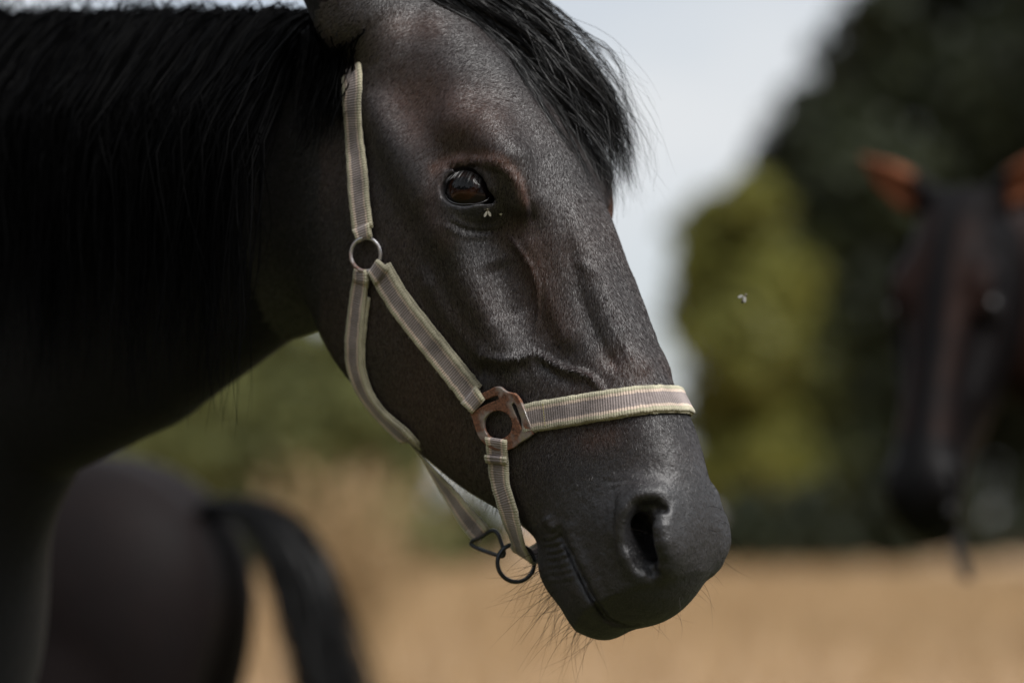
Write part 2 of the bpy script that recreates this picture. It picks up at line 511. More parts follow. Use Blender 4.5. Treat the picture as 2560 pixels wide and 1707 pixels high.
# head sections: along the face, outline points (off the face, half width) from the forehead round to the jaw
SECT = [
    (-0.14, [(0.035, 0), (0.030, 0.028), (0.010, 0.052), (-0.03, 0.066), (-0.08, 0.064), (-0.13, 0.050), (-0.165, 0.025), (-0.17, 0)]),
    (-0.07, [(0.070, 0), (0.064, 0.032), (0.046, 0.056), (0.010, 0.072), (-0.04, 0.076), (-0.10, 0.074), (-0.15, 0.060), (-0.185, 0.035), (-0.19, 0)]),
    (0.00, [(0.093, 0), (0.087, 0.036), (0.068, 0.062), (0.032, 0.078), (-0.02, 0.082), (-0.08, 0.082), (-0.14, 0.072), (-0.182, 0.048), (-0.188, 0)]),
    (0.08, [(0.104, 0), (0.098, 0.034), (0.082, 0.060), (0.050, 0.078), (0.015, 0.086), (-0.03, 0.089), (-0.09, 0.086), (-0.15, 0.075), (-0.192, 0.052), (-0.186, 0)]),
    (0.16, [(0.104, 0), (0.099, 0.029), (0.083, 0.047), (0.048, 0.059), (0.010, 0.073), (-0.03, 0.080), (-0.09, 0.078), (-0.15, 0.068), (-0.189, 0.048), (-0.182, 0)]),
    (0.24, [(0.103, 0), (0.097, 0.027), (0.080, 0.041), (0.044, 0.050), (0.000, 0.061), (-0.04, 0.065), (-0.09, 0.062), (-0.140, 0.051), (-0.164, 0.034), (-0.156, 0)]),
    (0.32, [(0.105, 0), (0.099, 0.026), (0.081, 0.041), (0.042, 0.050), (0.000, 0.054), (-0.04, 0.053), (-0.088, 0.044), (-0.122, 0.027), (-0.125, 0)]),
    (0.38, [(0.107, 0), (0.101, 0.028), (0.082, 0.044), (0.038, 0.053), (-0.005, 0.055), (-0.04, 0.048), (-0.066, 0.034), (-0.080, 0.018), (-0.082, 0)]),
    (0.44, [(0.094, 0), (0.088, 0.028), (0.068, 0.046), (0.028, 0.055), (-0.005, 0.054), (-0.035, 0.044), (-0.048, 0.028), (-0.054, 0.015), (-0.056, 0)]),
    (0.50, [(0.055, 0), (0.050, 0.022), (0.035, 0.038), (0.010, 0.045), (-0.010, 0.044), (-0.03, 0.038), (-0.045, 0.025), (-0.050, 0.012), (-0.052, 0)]),
]


def build_horse_mesh():
    gx = axis((-2.75, -0.42, 0.022), (-0.42, -0.26, 0.008), (-0.26, 0.245, VOX))
    yh = axis((VOX / 2, 0.125, VOX), (0.125, 0.225 if EARS == 'side' else 0.126, VOX), (0.225 if EARS == 'side' else 0.126, 0.40, 0.02))
    gz = axis((-0.04, 1.0, 0.022), (1.0, 1.10, 0.008), (1.10, 1.70, VOX), (1.70, 1.98, max(0.006, VOX)))
    F = Field(gx, yh, gz)
    e3 = np.eye(3)
    hd = np.array([AX, BX, [0, 1, 0]])              # head axes: along, off, lateral
    # trunk
    F.ellipsoid((-1.42, 0, 1.16), (0.62, 0.29, 0.31), 0.1)
    F.ellipsoid((-0.98, 0, 1.16), (0.30, 0.22, 0.34), 0.1)
    F.ellipsoid((-1.98, 0.06, 1.22), (0.34, 0.21, 0.29), 0.1)
    F.ellipsoid((-1.02, 0, 1.46), (0.30, 0.06, 0.14), 0.12)
    F.ellipsoid((-2.05, 0.10, 1.05), (0.22, 0.15, 0.28), 0.1)
    F.ellipsoid((-1.0, 0.12, 1.02), (0.17, 0.11, 0.25), 0.08)
    # legs: the front leg hangs straight, the hind leg has stifle and hock
    F.chain([(-0.98, .13, .95), (-0.93, .14, .78), (-0.93, .14, .48), (-0.93, .14, .42), (-0.94, .14, .15), (-0.90, .14, .07), (-0.89, .14, .0)],
            [.12, .085, .046, .048, .030, .038, .055], 0.04)
    F.chain([(-2.0, .13, 1.0), (-1.88, .15, .82), (-2.10, .14, .55), (-2.14, .14, .48), (-2.10, .14, .15), (-2.05, .14, .07), (-2.04, .14, .0)],
            [.17, .13, .055, .05, .033, .04, .055], 0.05)
    # neck: crest and gullet as two flattened sweeps
    F.chain([P(960, 330), P(700, 342), P(330, 358), P(0, 388), (-0.85, 0, 1.52), (-1.05, 0, 1.38)], [.085, .112, .122, .14, .16, .2], 0.06, flat=1.45)
    F.chain([P(900, 520), P(640, 600), P(330, 770), P(0, 900), (-0.88, 0, 1.22), (-1.0, 0, 1.10)], [.10, .108, .132, .15, .19, .22], 0.07, flat=1.5)
    # head base: polar loft of the sections
    st = np.array([s for s, _ in SECT])
    ph = np.linspace(0, math.pi, 49)
    HC = np.array([-0.055, -0.055, -0.05, -0.045, -0.04, -0.03, -0.01, 0.0, 0.01, 0.0])
    tab = []
    for (s, pts), hc in zip(SECT, HC):
        pts = np.array(pts)
        # closed smooth curve through the outline
        full = np.concatenate([pts, (pts * [1, -1])[::-1][1:-1]])
        n = len(full)
        t = np.arange(-3, n + 4)
        dense = hermite(t, full[t % n], np.linspace(0, n, n * 20))
        a = np.arctan2(dense[:, 1], dense[:, 0] - hc)
        r = np.hypot(dense[:, 1], dense[:, 0] - hc)
        o = np.argsort(a)
        a, r = a[o], r[o]
        m = (a > -0.2)
        rr = np.interp(ph, np.concatenate([a - 2 * math.pi, a, a + 2 * math.pi]), np.concatenate([r, r, r]))
        tab.append(rr)
    ss = np.linspace(st[0], st[-1], 129)
    tabf = hermite(st, np.array(tab), ss)
    hcf = hermite(st, HC, ss)
    lo = np.min([SH(-0.16, .13, 0), SH(-.16, -.24, 0), SH(.54, .13, 0), SH(.54, -.24, 0)], 0)
    hi = np.max([SH(-0.16, .13, 0), SH(-.16, -.24, 0), SH(.54, .13, 0), SH(.54, -.24, 0)], 0)
    lo[1], hi[1] = 0, 0.14
    sl, X, Y, Z = F.sub(lo, hi)
    s = (X - HA[0]) * AX[0] + (Z - HA[2]) * AX[2]
    h = (X - HA[0]) * BX[0] + (Z - HA[2]) * BX[2]
    hc = np.interp(s, ss, hcf)
    hh = (h - hc) + np.zeros_like(Y)
    rho = np.sqrt(hh * hh + Y * Y)
    phi = np.arctan2(Y + np.zeros_like(hh), hh)
    fs = np.clip((s - ss[0]) / (ss[-1] - ss[0]) * (len(ss) - 1), 0, len(ss) - 1.001) + np.zeros_like(hh)
    fp = np.clip(phi / math.pi * (len(ph) - 1), 0, len(ph) - 1.001)
    i, j = fs.astype(int), fp.astype(int)
    a, b = fs - i, fp - j
    R = tabf[i, j] * (1 - a) * (1 - b) + tabf[i + 1, j] * a * (1 - b) + tabf[i, j + 1] * (1 - a) * b + tabf[i + 1, j + 1] * a * b
    d = (rho - R) * 0.9
    d = np.maximum(d, np.maximum(s - 0.485, -0.135 - s))
    F.add(sl, d.astype(np.float32), 0.03)
    head_detail(F, hd)
    F.f = np.maximum(F.f, -gz[None, None, :])               # flat hooves on the ground
    # mirror
    f = np.concatenate([F.f[:, ::-1, :], F.f], axis=1)
    gy = np.concatenate([-yh[::-1], yh])
    return surface_nets(f, gx, gy, gz)


EYE = P(1180, 486, 0.071)
EYE_R = 0.0236
N_EYE = np.array([0.20, 0.955, 0.22]); N_EYE /= np.linalg.norm(N_EYE)            # the way the eye looks
E_U = np.array([0.97, 0, -0.10]); E_U -= N_EYE * (E_U @ N_EYE); E_U /= np.linalg.norm(E_U)   # along the lids, towards the nose
E_V = np.array([0, 0, 1.0]); E_V -= N_EYE * (E_V @ N_EYE) + E_U * (E_V @ E_U); E_V /= np.linalg.norm(E_V)
E_ROT = np.array([E_U, E_V, N_EYE])
MOUTH = [(1402, 1340), (1420, 1372), (1440, 1412), (1466, 1464), (1494, 1513), (1522, 1547), (1556, 1561), (1590, 1563)]


def head_detail(F, hd):
    e_u, e_v, n_eye, er = E_U, E_V, N_EYE, E_ROT
    # muzzle: upper lip and nose end
    F.ellipsoid(SH(0.448, 0.040, 0), (0.053, 0.046, 0.047), 0.03, hd)
    F.ellipsoid(SH(0.481, 0.010, 0), (0.039, 0.046, 0.045), 0.03, hd)
    # lower lip and chin
    F.ellipsoid(SH(0.470, -0.042, 0), (0.042, 0.027, 0.036), 0.028, hd)
    F.ellipsoid(SH(0.438, -0.058, 0), (0.030, 0.023, 0.030), 0.02, hd)
    # orbit: brow, lower rim, arch towards the ear
    F.chain([SH(0.035, 0.044, 0.076), SH(0.060, 0.068, 0.070), SH(0.098, 0.080, 0.071), SH(0.132, 0.072, 0.064)], [.012, .015, .017, .011], 0.03)
    F.chain([SH(0.125, 0.012, 0.076), SH(0.09, -0.002, 0.081), SH(0.0, -0.02, 0.076), SH(-0.05, -0.04, 0.066)], [.008, .011, .012, .012], 0.03)
    # hollow above the eye
    F.ellipsoid(SH(0.00, 0.030, 0.102), (0.032, 0.022, 0.018), 0.03, hd, cut=True)
    # facial crest
    F.chain([SH(0.13, 0.002, 0.077), SH(0.20, 0.000, 0.065), SH(0.255, 0.000, 0.056)], [.013, .012, .008], 0.03)
    # hollow between crest and nose
    F.ellipsoid(SH(0.22, 0.046, 0.082), (0.07, 0.018, 0.026), 0.03, hd, cut=True)
    # lids: a bulge, a fold above it, then the almond opening
    F.ellipsoid(EYE, (0.0300, 0.0268, 0.0262), 0.014, er)
    def lid(u, v, d):
        q = EYE + e_u * u + e_v * v
        r = 0.0262 + d
        w = max(r * r - u * u - v * v, 1e-5)
        return q + n_eye * math.sqrt(w)
    F.chain([lid(-.0245, .006, 0.001), lid(-.017, .0165, .001), lid(0, .0215, .001), lid(.015, .0185, .001), lid(.0240, .009, .001)],
            [.0012, .0026, .0032, .0028, .0014], 0.007, cut=True)
    F.ellipsoid(EYE + n_eye * 0.022 - e_v * 0.0005, (0.0222, 0.0166, 0.030), 0.004, er, cut=True)
    F.ellipsoid(EYE + n_eye * 0.014 + e_u * 0.0135 - e_v * 0.0052, (0.0150, 0.0072, 0.022), 0.003, er, cut=True)
    F.ellipsoid(EYE, (EYE_R - .0012,) * 3, 0.002, er, cut=True)
    # nostril: flare, rim and comma-shaped opening, laid on the surface
    F.ellipsoid(SH(0.450, 0.060, 0.036), (0.038, 0.026, 0.019), 0.02, hd)
    F.chain([F.hit(*p, 0.007) for p in [(1668, 1262), (1640, 1244), (1606, 1246), (1575, 1275), (1563, 1330), (1575, 1385), (1598, 1425)]],
            [.006, .009, .0105, .0105, .010, .009, .006], 0.014)
    F.chain([F.hit(1650, 1300, .006), F.hit(1655, 1350, .006), F.hit(1660, 1400, .008)], [.008, .010, .007], 0.016)
    no = [(1656, 1275), (1634, 1272), (1612, 1284), (1600, 1315), (1603, 1355), (1615, 1395), (1632, 1425)]
    F.chain([F.hit(*p, .005) for p in no], [.002, .0055, .0090, .0110, .0115, .0095, .003], 0.012, cut=True)
    ni = F.hit(1608, 1345, .002)
    F.ellipsoid(ni + np.array([.0, -.012, .006]), (.030, .0135, .020), 0.010, hd, cut=True)
    # mouth line, running round to the front
    mp = [F.hit(*p, .0012) for p in smooth_poly(MOUTH, 4)]
    F.chain(mp, list(np.linspace(.0012, .0030, len(mp))), 0.006, cut=True)
    # ears
    if EARS == 'back':
        ep = [P(972, 150, .052), P(905, 40, .070), P(845, -80, .082), P(770, -260, .090)]
        out = np.array([1.0, -0.15, 0.0])
    else:
        e0 = SH(-0.13, -0.005, .058)
        ep = [e0, e0 + np.array([.01, .036, .02]), e0 + np.array([.02, .070, .045]), e0 + np.array([.025, .115, .080])]
        out = np.array([0.9, 0.1, -.25])
    F.chain(ep, [.034, .044, .042, .008] if EARS == 'back' else [.030, .034, .026, .006], 0.02)
    ax = (ep[-1] - ep[0]) / np.linalg.norm(ep[-1] - ep[0])
    out = out - ax * (out @ ax); out /= np.linalg.norm(out)
    F.chain([(ep[1] * .6 + ep[2] * .4 if EARS == 'back' else ep[0] * .5 + ep[1] * .5) + out * .026, (ep[1] * .4 + ep[2] * .6 if EARS == 'back' else ep[1]) + out * .026, ep[2] + out * .020, ep[2] * .3 + ep[3] * .7 + out * .008], [.010, .022, .018, .006], 0.01, cut=True)


# raised and sunken strokes of the near cheek, mirrored to the other: (points on the picture, width in picture px, height in mm)
STROKES = [
    ([(1425, 470), (1470, 620), (1520, 760), (1580, 880)], 30, 2.2),
    ([(1420, 590), (1445, 720), (1495, 850), (1545, 925)], 24, -2.3),
    ([(1300, 560), (1345, 680), (1395, 790), (1440, 880)], 30, 3.2),
    ([(1235, 650), (1255, 730), (1275, 800)], 36, -3.2),
    ([(1050, 660), (1110, 770), (1180, 860), (1235, 892)], 24, 3.0),
    ([(1200, 880), (1250, 897), (1300, 893), (1340, 880)], 11, 2.2),
    ([(1180, 925), (1260, 930), (1330, 915)], 24, -2.6),
    ([(1335, 878), (1375, 903), (1410, 921), (1460, 934), (1492, 955), (1520, 990)], 8.5, 3.4),
    ([(1345, 905), (1400, 945), (1450, 960)], 12, -1.0),
    ([(1270, 590), (1310, 632), (1343, 690), (1350, 760), (1340, 840)], 8, 1.7),
    ([(1395, 690), (1375, 760), (1350, 830)], 7, 0.9),
    ([(1430, 640), (1500, 700), (1540, 790)], 10, 0.8),
    ([(1575, 885), (1600, 915)], 22, 2.0),
    ([(1535, 900), (1550, 880)], 16, -1.6),
    ([(1108, 432), (1150, 408), (1200, 402), (1250, 412), (1282, 442), (1305, 500), (1310, 560)], 13, 2.2),
    ([(1215, 404), (1250, 410), (1280, 415)], 4, -1.0),
    ([(1296, 440), (1312, 500), (1318, 540)], 6, 1.2),
    ([(1318, 470), (1330, 520), (1332, 560)], 9, -1.2),
    ([(1120, 540), (1165, 563), (1225, 566), (1270, 548)], 6, 1.0),
    ([(1105, 560), (1165, 588), (1235, 588)], 7, 0.9),
    ([(1125, 552), (1175, 575), (1240, 577)], 5, -0.9),
    ([(1366, 1290), (1378, 1310), (1392, 1322)], 13, 3.2),
    ([(1420, 1300), (1440, 1360), (1470, 1430)], 16, 1.5),
    ([(1395, 1310), (1415, 1350), (1440, 1400)], 6, -1.2),
    ([(1537, 1225), (1531, 1300), (1533, 1370), (1548, 1430)], 7, -1.5),
    ([(1500, 1250), (1505, 1330), (1520, 1420)], 18, 0.8),
    ([(1685, 1230), (1700, 1290), (1705, 1380)], 20, -1.6),
    ([(1745, 1180), (1790, 1260)], 14, 0.8),
    ([(1510, 1205), (1560, 1200), (1600, 1203)], 4, -0.6),
    ([(1530, 1222), (1560, 1212)], 3.5, -0.6),
]
STROKES += [([(1552, 1330), (1558, 1280), (1580, 1246), (1615, 1230), (1655, 1236)], 17, 2.4), ([(1655, 1300), (1662, 1350), (1668, 1400)], 16, 1.5),
            (MOUTH, 6.5, -2.2),
            ([(_u + 17, _v - 6) for _u, _v in MOUTH], 13, 1.7),
            ([(_u - 24, _v + 10) for _u, _v in MOUTH[1:6]], 15, 1.5)]
for _i, _v in enumerate([1334, 1350, 1369, 1385, 1404, 1420, 1440]):                   # folds at the corner of the mouth
    _o = (_v - 1334) * .42
    STROKES.append(([(1358 + _o * .3, _v + 10), (1380 + _o * .6, _v + 8), (1400 + _o, _v - 2)], 4.8, 1.0 if _v < 1400 else .6))
    STROKES.append(([(1358 + _o * .3, _v + 18), (1380 + _o * .6, _v + 16), (1399 + _o, _v + 6)], 4.2, -.8 if _v < 1400 else -.5))
for _u, _v in [(1525, 1132), (1545, 1150), (1592, 1166), (1622, 1163), (1707, 1174), (1440, 1214), (1470, 1352), (1432, 1360), (1745, 1308), (1435, 1340),
               (1538, 1198), (1612, 1196), (1724, 1226), (1683, 1130), (1590, 1120), (1650, 1210), (1482, 1250), (1505, 1290), (1460, 1180), (1535, 1345)]:
    STROKES.append(([(_u, _v), (_u + 1, _v + 1)], 4.5, 0.5 if _u % 2 else .35))


def project(p):
    """picture column and row of points in horse coordinates"""
    p = np.asarray(p, float)
    w = OO[None] + p[:, :1] * FW[None] + p[:, 1:2] * NR[None]
    w[:, 2] = p[:, 2]
    return 1280 + w[:, 0] / w[:, 1] / K, HZ - (w[:, 2] - ZC) / w[:, 1] / K


def poly_dist(u, v, pts):
    best = np.full(len(u), 1e9)
    par = np.zeros(len(u))
    n = len(pts) - 1
    for i, ((a, b), (c, d)) in enumerate(zip(pts[:-1], pts[1:])):
        L = (c - a) ** 2 + (d - b) ** 2 + 1e-9
        t = np.clip(((u - a) * (c - a) + (v - b) * (d - b)) / L, 0, 1)
        q = np.hypot(u - a - t * (c - a), v - b - t * (d - b))
        m = q < best
        best = np.where(m, q, best)
        par = np.where(m, (i + t) / n, par)
    return best, par


def smooth_poly(pts, n=6):
    pts = np.array(pts, float)
    if len(pts) < 3:
        return [tuple(p) for p in pts]
    return [tuple(p) for p in hermite(np.arange(len(pts)), pts, np.linspace(0, len(pts) - 1, (len(pts) - 1) * n + 1))]


def vert_normals(v, q):
    n = np.cross(v[q[:, 2]] - v[q[:, 0]], v[q[:, 3]] - v[q[:, 1]])
    out = np.zeros_like(v)
    for i in range(4):
        for k in range(3):
            out[:, k] += np.bincount(q[:, i], n[:, k], len(v))
    return out / (np.linalg.norm(out, axis=1, keepdims=True) + 1e-12)


VOX, EARS = 0.0017, 'back'


def mesh_object(name, verts, faces, mat, parent=None, smooth=True):
    me = bpy.data.meshes.new(name)
    verts = np.asarray(verts, dtype=np.float32); 
    if isinstance(faces, np.ndarray):
        nf, k = faces.shape
        me.vertices.add(len(verts)); me.vertices.foreach_set('co', verts.ravel())
        me.loops.add(nf * k); me.loops.foreach_set('vertex_index', faces.astype(np.int32).ravel())
        me.polygons.add(nf)
        me.polygons.foreach_set('loop_start', np.arange(0, nf * k, k, dtype=np.int32))
        me.update(calc_edges=True)
    else:
        me.from_pydata(verts.tolist(), [], faces)
        me.update()
    if smooth:
        me.polygons.foreach_set('use_smooth', np.ones(len(me.polygons), dtype=bool))
    o = bpy.data.objects.new(name, me)
    C.objects.link(o)
    if mat:
        me.materials.append(mat)
    o.parent = parent
    return o


def empty(name, loc, rz=0.0, label=None, cat=None, group=None):
    o = bpy.data.objects.new(name, None)
    C.objects.link(o)
    o.location = loc
    o.rotation_euler = (0, 0, rz)
    o.empty_display_size = 0.1
    if label: o['label'] = label
    if cat: o['category'] = cat
    if group: o['group'] = group
    return o


FLIP = np.array([1, -1, 1.0])       # horse coordinates keep its right side positive; Blender's y runs to its left
hv, hq = build_horse_mesh()
near = hv * np.array([1, 0, 1]) + np.abs(hv) * np.array([0, 1, 0])
nrm = vert_normals(hv, hq)
pu, pv = project(near)
s_co, h_co = toSH(hv)
on_head = (pu > 800) & (pv > 250)
nn = nrm * np.sign(hv[:, 1:2] + 1e-9) * np.array([0, 1, 0]) + nrm * np.array([1, 0, 1])     # normal of the mirrored twin
vdir = np.array([FW @ np.array([0, -1, 0]), NR @ np.array([0, -1, 0]), 0.0])
facing = np.clip((nn @ vdir) * 2.5, 0, 1) * on_head
disp = np.zeros(len(hv))
sel = np.nonzero(facing > 0.01)[0]
for pts, w, amp in STROKES:
    pts = smooth_poly(pts)
    a = np.array(pts)
    m = sel[(pu[sel] > a[:, 0].min() - 3.2 * w) & (pu[sel] < a[:, 0].max() + 3.2 * w) & (pv[sel] > a[:, 1].min() - 3.2 * w) & (pv[sel] < a[:, 1].max() + 3.2 * w)]
    if not len(m):
        continue
    d, t = poly_dist(pu[m], pv[m], pts)
    tp = 1.0 if len(pts) < 3 else np.clip(np.minimum(t, 1 - t) * 6 + 0.15, 0, 1)
    disp[m] += amp * (1.45 if pts[0][1] < 1000 and w > 7 else 1.0) * 1e-3 * np.exp(-(d / w) ** 2) * tp
hv = hv + nrm * (disp * facing)[:, None]
nrm = vert_normals(hv, hq)

# tint of the coat: where brown shows in the black
BROWN = [([(1090, 420), (1130, 398), (1190, 388), (1250, 396), (1292, 440), (1312, 500)], 14, .9),
         ([(1090, 250), (1190, 280)], 80, 0.50), ([(1010, 260), (1050, 330)], 60, 0.30), ([(1000, 60), (1080, 60)], 40, 0.45),
         ([(1330, 620), (1360, 720), (1400, 820)], 50, 0.45), ([(1520, 900), (1600, 930)], 40, 0.32), ([(1090, 420), (1080, 520), (1110, 600)], 26, 0.28),
         ([(1290, 560), (1260, 590)], 30, 0.3), ([(1480, 1100), (1520, 1090)], 34, 0.35), ([(980, 760), (1080, 950), (1150, 1080)], 80, 0.30),
         ([(1000, 1000), (1140, 1190)], 50, 0.15), ([(1450, 620), (1500, 760)], 60, 0.08), ([(1450, 1000), (1560, 1000)], 60, 0.15)]
tint = (0.15 + .10 * np.sin(hv[:, 0] * 37 + 1) * np.sin(hv[:, 2] * 41)) * (pu > 800)
for pts, w, amp in BROWN:
    d, t = poly_dist(pu, pv, smooth_poly(pts))
    tint += amp * np.exp(-(d / w) ** 2) * (pu > 800)
skin = np.clip((s_co - 0.355) / 0.04, 0, 1) * (pu > 1000)
tint *= 1 - .8 * np.clip((s_co - .37) / .06, 0, 1) * (pu > 1000)            # bare muzzle is slate black
eye_d = np.linalg.norm((near - EYE) , axis=1)
skin = np.maximum(skin, np.clip(1 - (eye_d - 0.026) / 0.008, 0, 1))
tint *= 1 - 0.75 * np.clip(1 - (eye_d - 0.026) / 0.006, 0, 1)


def set_attr(me, name, kind, data):
    at = me.attributes.new(name, kind, 'POINT')
    at.data.foreach_set('color' if 'COLOR' in kind else 'vector', np.asarray(data, np.float32).ravel())


horse = empty('horse', (OO[0], OO[1], 0), -TH, 'dark brown-black horse wearing a striped webbing halter, shown head and neck', 'horse', None)
body = mesh_object('body', hv * FLIP, hq[:, ::-1].copy(), M['coat'], horse)
set_attr(body.data, 'tint', 'FLOAT_COLOR', np.stack([tint, skin, np.zeros_like(tint), np.ones_like(tint)], 1))
# hair lies along the face; across it the relief is fine
set_attr(body.data, 'hairco', 'FLOAT_VECTOR', np.stack([s_co * 170 + hv[:, 1] * 60, h_co * 800, hv[:, 1] * 800], 1))

tri = np.concatenate([hq[:, [0, 1, 2]], hq[:, [0, 2, 3]]])
keep = (hv[tri[:, 0], 0] > -1.15) & (hv[tri[:, 0], 2] > 1.05)
bvh = BVHTree.FromPolygons(hv.tolist(), tri[keep].tolist())


def hit(u, v):
    """point and outward normal where picture ray (u, v) meets the horse"""
    o, d = cam_ray(u, v)
    p, n, i, t = bvh.ray_cast(Vector(o), Vector(d))
    if p is None:
        return None
    p, n = np.array(p), np.array(n)
    if n @ d > 0:
        n = -n
    return p, n


def smooth_n(p, r=0.012):
    """outward normal averaged over a patch"""
    acc = np.zeros(3)
    for loc, n, i, d in bvh.find_nearest_range(Vector(p), r):
        n = np.array(n)
        acc += n
    if np.linalg.norm(acc) < 1e-6:
        loc, n, i, d = bvh.find_nearest(Vector(p))
        acc = np.array(n)
    return acc / np.linalg.norm(acc)


_c = hit(1300, 800)
_tn = np.array(bvh.ray_cast(*[Vector(x) for x in cam_ray(1300, 800)])[1])
OUT = 1.0 if _tn @ cam_ray(1300, 800)[1] < 0 else -1.0       # sign that turns face normals outwards


def strand_mesh(paths, widths, tmpl=None):
    """flat tapering ribbons along paths (n, k, 3); returns verts, quads"""
    paths = np.asarray(paths, float)
    n, k, _ = paths.shape
    t = np.gradient(paths, axis=1)
    t /= np.linalg.norm(t, axis=2, keepdims=True) + 1e-9
    r = rng.normal(size=(n, 1, 3))
    c = np.cross(t, r)
    c /= np.linalg.norm(c, axis=2, keepdims=True) + 1e-9
    tap = np.linspace(1, 0, k) ** 0.6
    w = np.asarray(widths, float).reshape(-1, 1, 1) * np.maximum(tap, 0.12)[None, :, None] * 0.5
    a, b = paths - c * w, paths + c * w
    v = np.stack([a, b], 2).reshape(-1, 3)
    base = (np.arange(n)[:, None] * k + np.arange(k - 1)[None]) * 2
    q = np.stack([base, base + 1, base + 3, base + 2], 2).reshape(-1, 4)
    return v, q


def push_out(paths, gap):
    """lift path points that lie in or too near the body to the given gap"""
    sh = paths.shape
    flat = paths.reshape(-1, 3).copy()
    for i, p in enumerate(flat):
        loc, n, idx, d = bvh.find_nearest(Vector(p))
        n = np.array(n) * OUT
        dist = (p - np.array(loc)) @ n
        if dist < gap:
            flat[i] = np.array(loc) + n * gap
    return flat.reshape(sh)


# ------------------------------------------------------------------ eyes
def sphere(r, nu=48, nv=32):
    th = np.linspace(0, math.pi, nv + 1)
    ph = np.linspace(0, 2 * math.pi, nu, endpoint=False)
    v = np.stack([np.outer(np.sin(th), np.cos(ph)), np.outer(np.sin(th), np.sin(ph)), np.outer(np.cos(th), np.ones(nu))], 2).reshape(-1, 3) * r
    i, j = np.meshgrid(np.arange(nv), np.arange(nu), indexing='ij')
    q = np.stack([i * nu + j, (i + 1) * nu + j, (i + 1) * nu + (j + 1) % nu, i * nu + (j + 1) % nu], 2).reshape(-1, 4)
    return v, q


tear = []
for side in (1, -1):
    v, q = sphere(EYE_R)
    v[:, 2] += 0.0012 * np.exp(-((v[:, 0] ** 2 + v[:, 1] ** 2) / 0.012 ** 2)) * (v[:, 2] > 0)     # cornea
    e = mesh_object('eye', v, q, M['eye'], horse)
    ax = [E_ROT[0] * FLIP, E_ROT[1] * FLIP, E_ROT[2] * FLIP]
    c = EYE * FLIP
    if side < 0:
        ax = [a * FLIP for a in ax]; c = c * FLIP
    m = Matrix([[ax[0][i], ax[1][i], ax[2][i], c[i]] for i in range(3)] + [[0, 0, 0, 1]])
    if m.to_3x3().determinant() < 0:
        m = m @ Matrix.Diagonal((-1, 1, 1, 1))
    e.matrix_local = m
    # wet rim of the lower lid
    a = np.linspace(-2.75, -.15, 30)
    ru, rv = 0.0208 * np.cos(a) + .002 * (np.cos(a) > .5), -.0005 + 0.0154 * np.sin(a)
    rim = EYE + E_U * ru[:, None] + E_V * rv[:, None] + N_EYE * np.sqrt(np.maximum(.0240 ** 2 - ru ** 2 - rv ** 2, 1e-6))[:, None]
    tear.append((rim, side))
    # lashes along the upper lid
    n = 90
    a = np.linspace(-0.85, 0.9, n) + rng.normal(0, .02, n)
    ru, rv = 0.0195 * np.sin(a), 0.0005 + 0.0142 * np.cos(a)
    base = EYE + E_U * ru[:, None] + E_V * rv[:, None] + N_EYE * np.sqrt(np.maximum(.0256 ** 2 - ru ** 2 - rv ** 2, 1e-6))[:, None]
    ln = rng.uniform(.008, .015, n) * (0.6 + 0.4 * np.cos(a))
    t = np.linspace(0, 1, 6)
    pth = base[:, None, :] + (N_EYE * 0.55 - E_V * 0.62)[None, None] * (ln[:, None] * t)[..., None] - E_V[None, None] * (ln[:, None] * .25 * t ** 2)[..., None] \
        + E_U[None, None] * (np.sin(a)[:, None] * ln[:, None] * .4 * t)[..., None]
    pth += rng.normal(0, .0005, (n, 1, 3)) * t[None, :, None]
    if side < 0:
        pth = pth * FLIP
    v, q = strand_mesh(pth, np.full(n, .00055))
    o = mesh_object('eyelashes', v * FLIP, q, M['lash'], horse)
    o['kind'] = 'stuff'


# ------------------------------------------------------------------ halter
halter = empty('halter', (OO[0], OO[1], 0), -TH, 'striped grey and cream webbing halter with rusty metal rings on the dark horse', 'halter')


def curve_pts(pts, nrms, n):
    pts, nrms = np.array(pts, float), np.array(nrms, float)
    d = np.concatenate([[0], np.cumsum(np.linalg.norm(np.diff(pts, axis=0), axis=1))])
    x = np.linspace(0, d[-1], n)
    p = hermite(d, pts, x)
    q = hermite(d, nrms, x)
    return p, q / np.linalg.norm(q, axis=1, keepdims=True), x


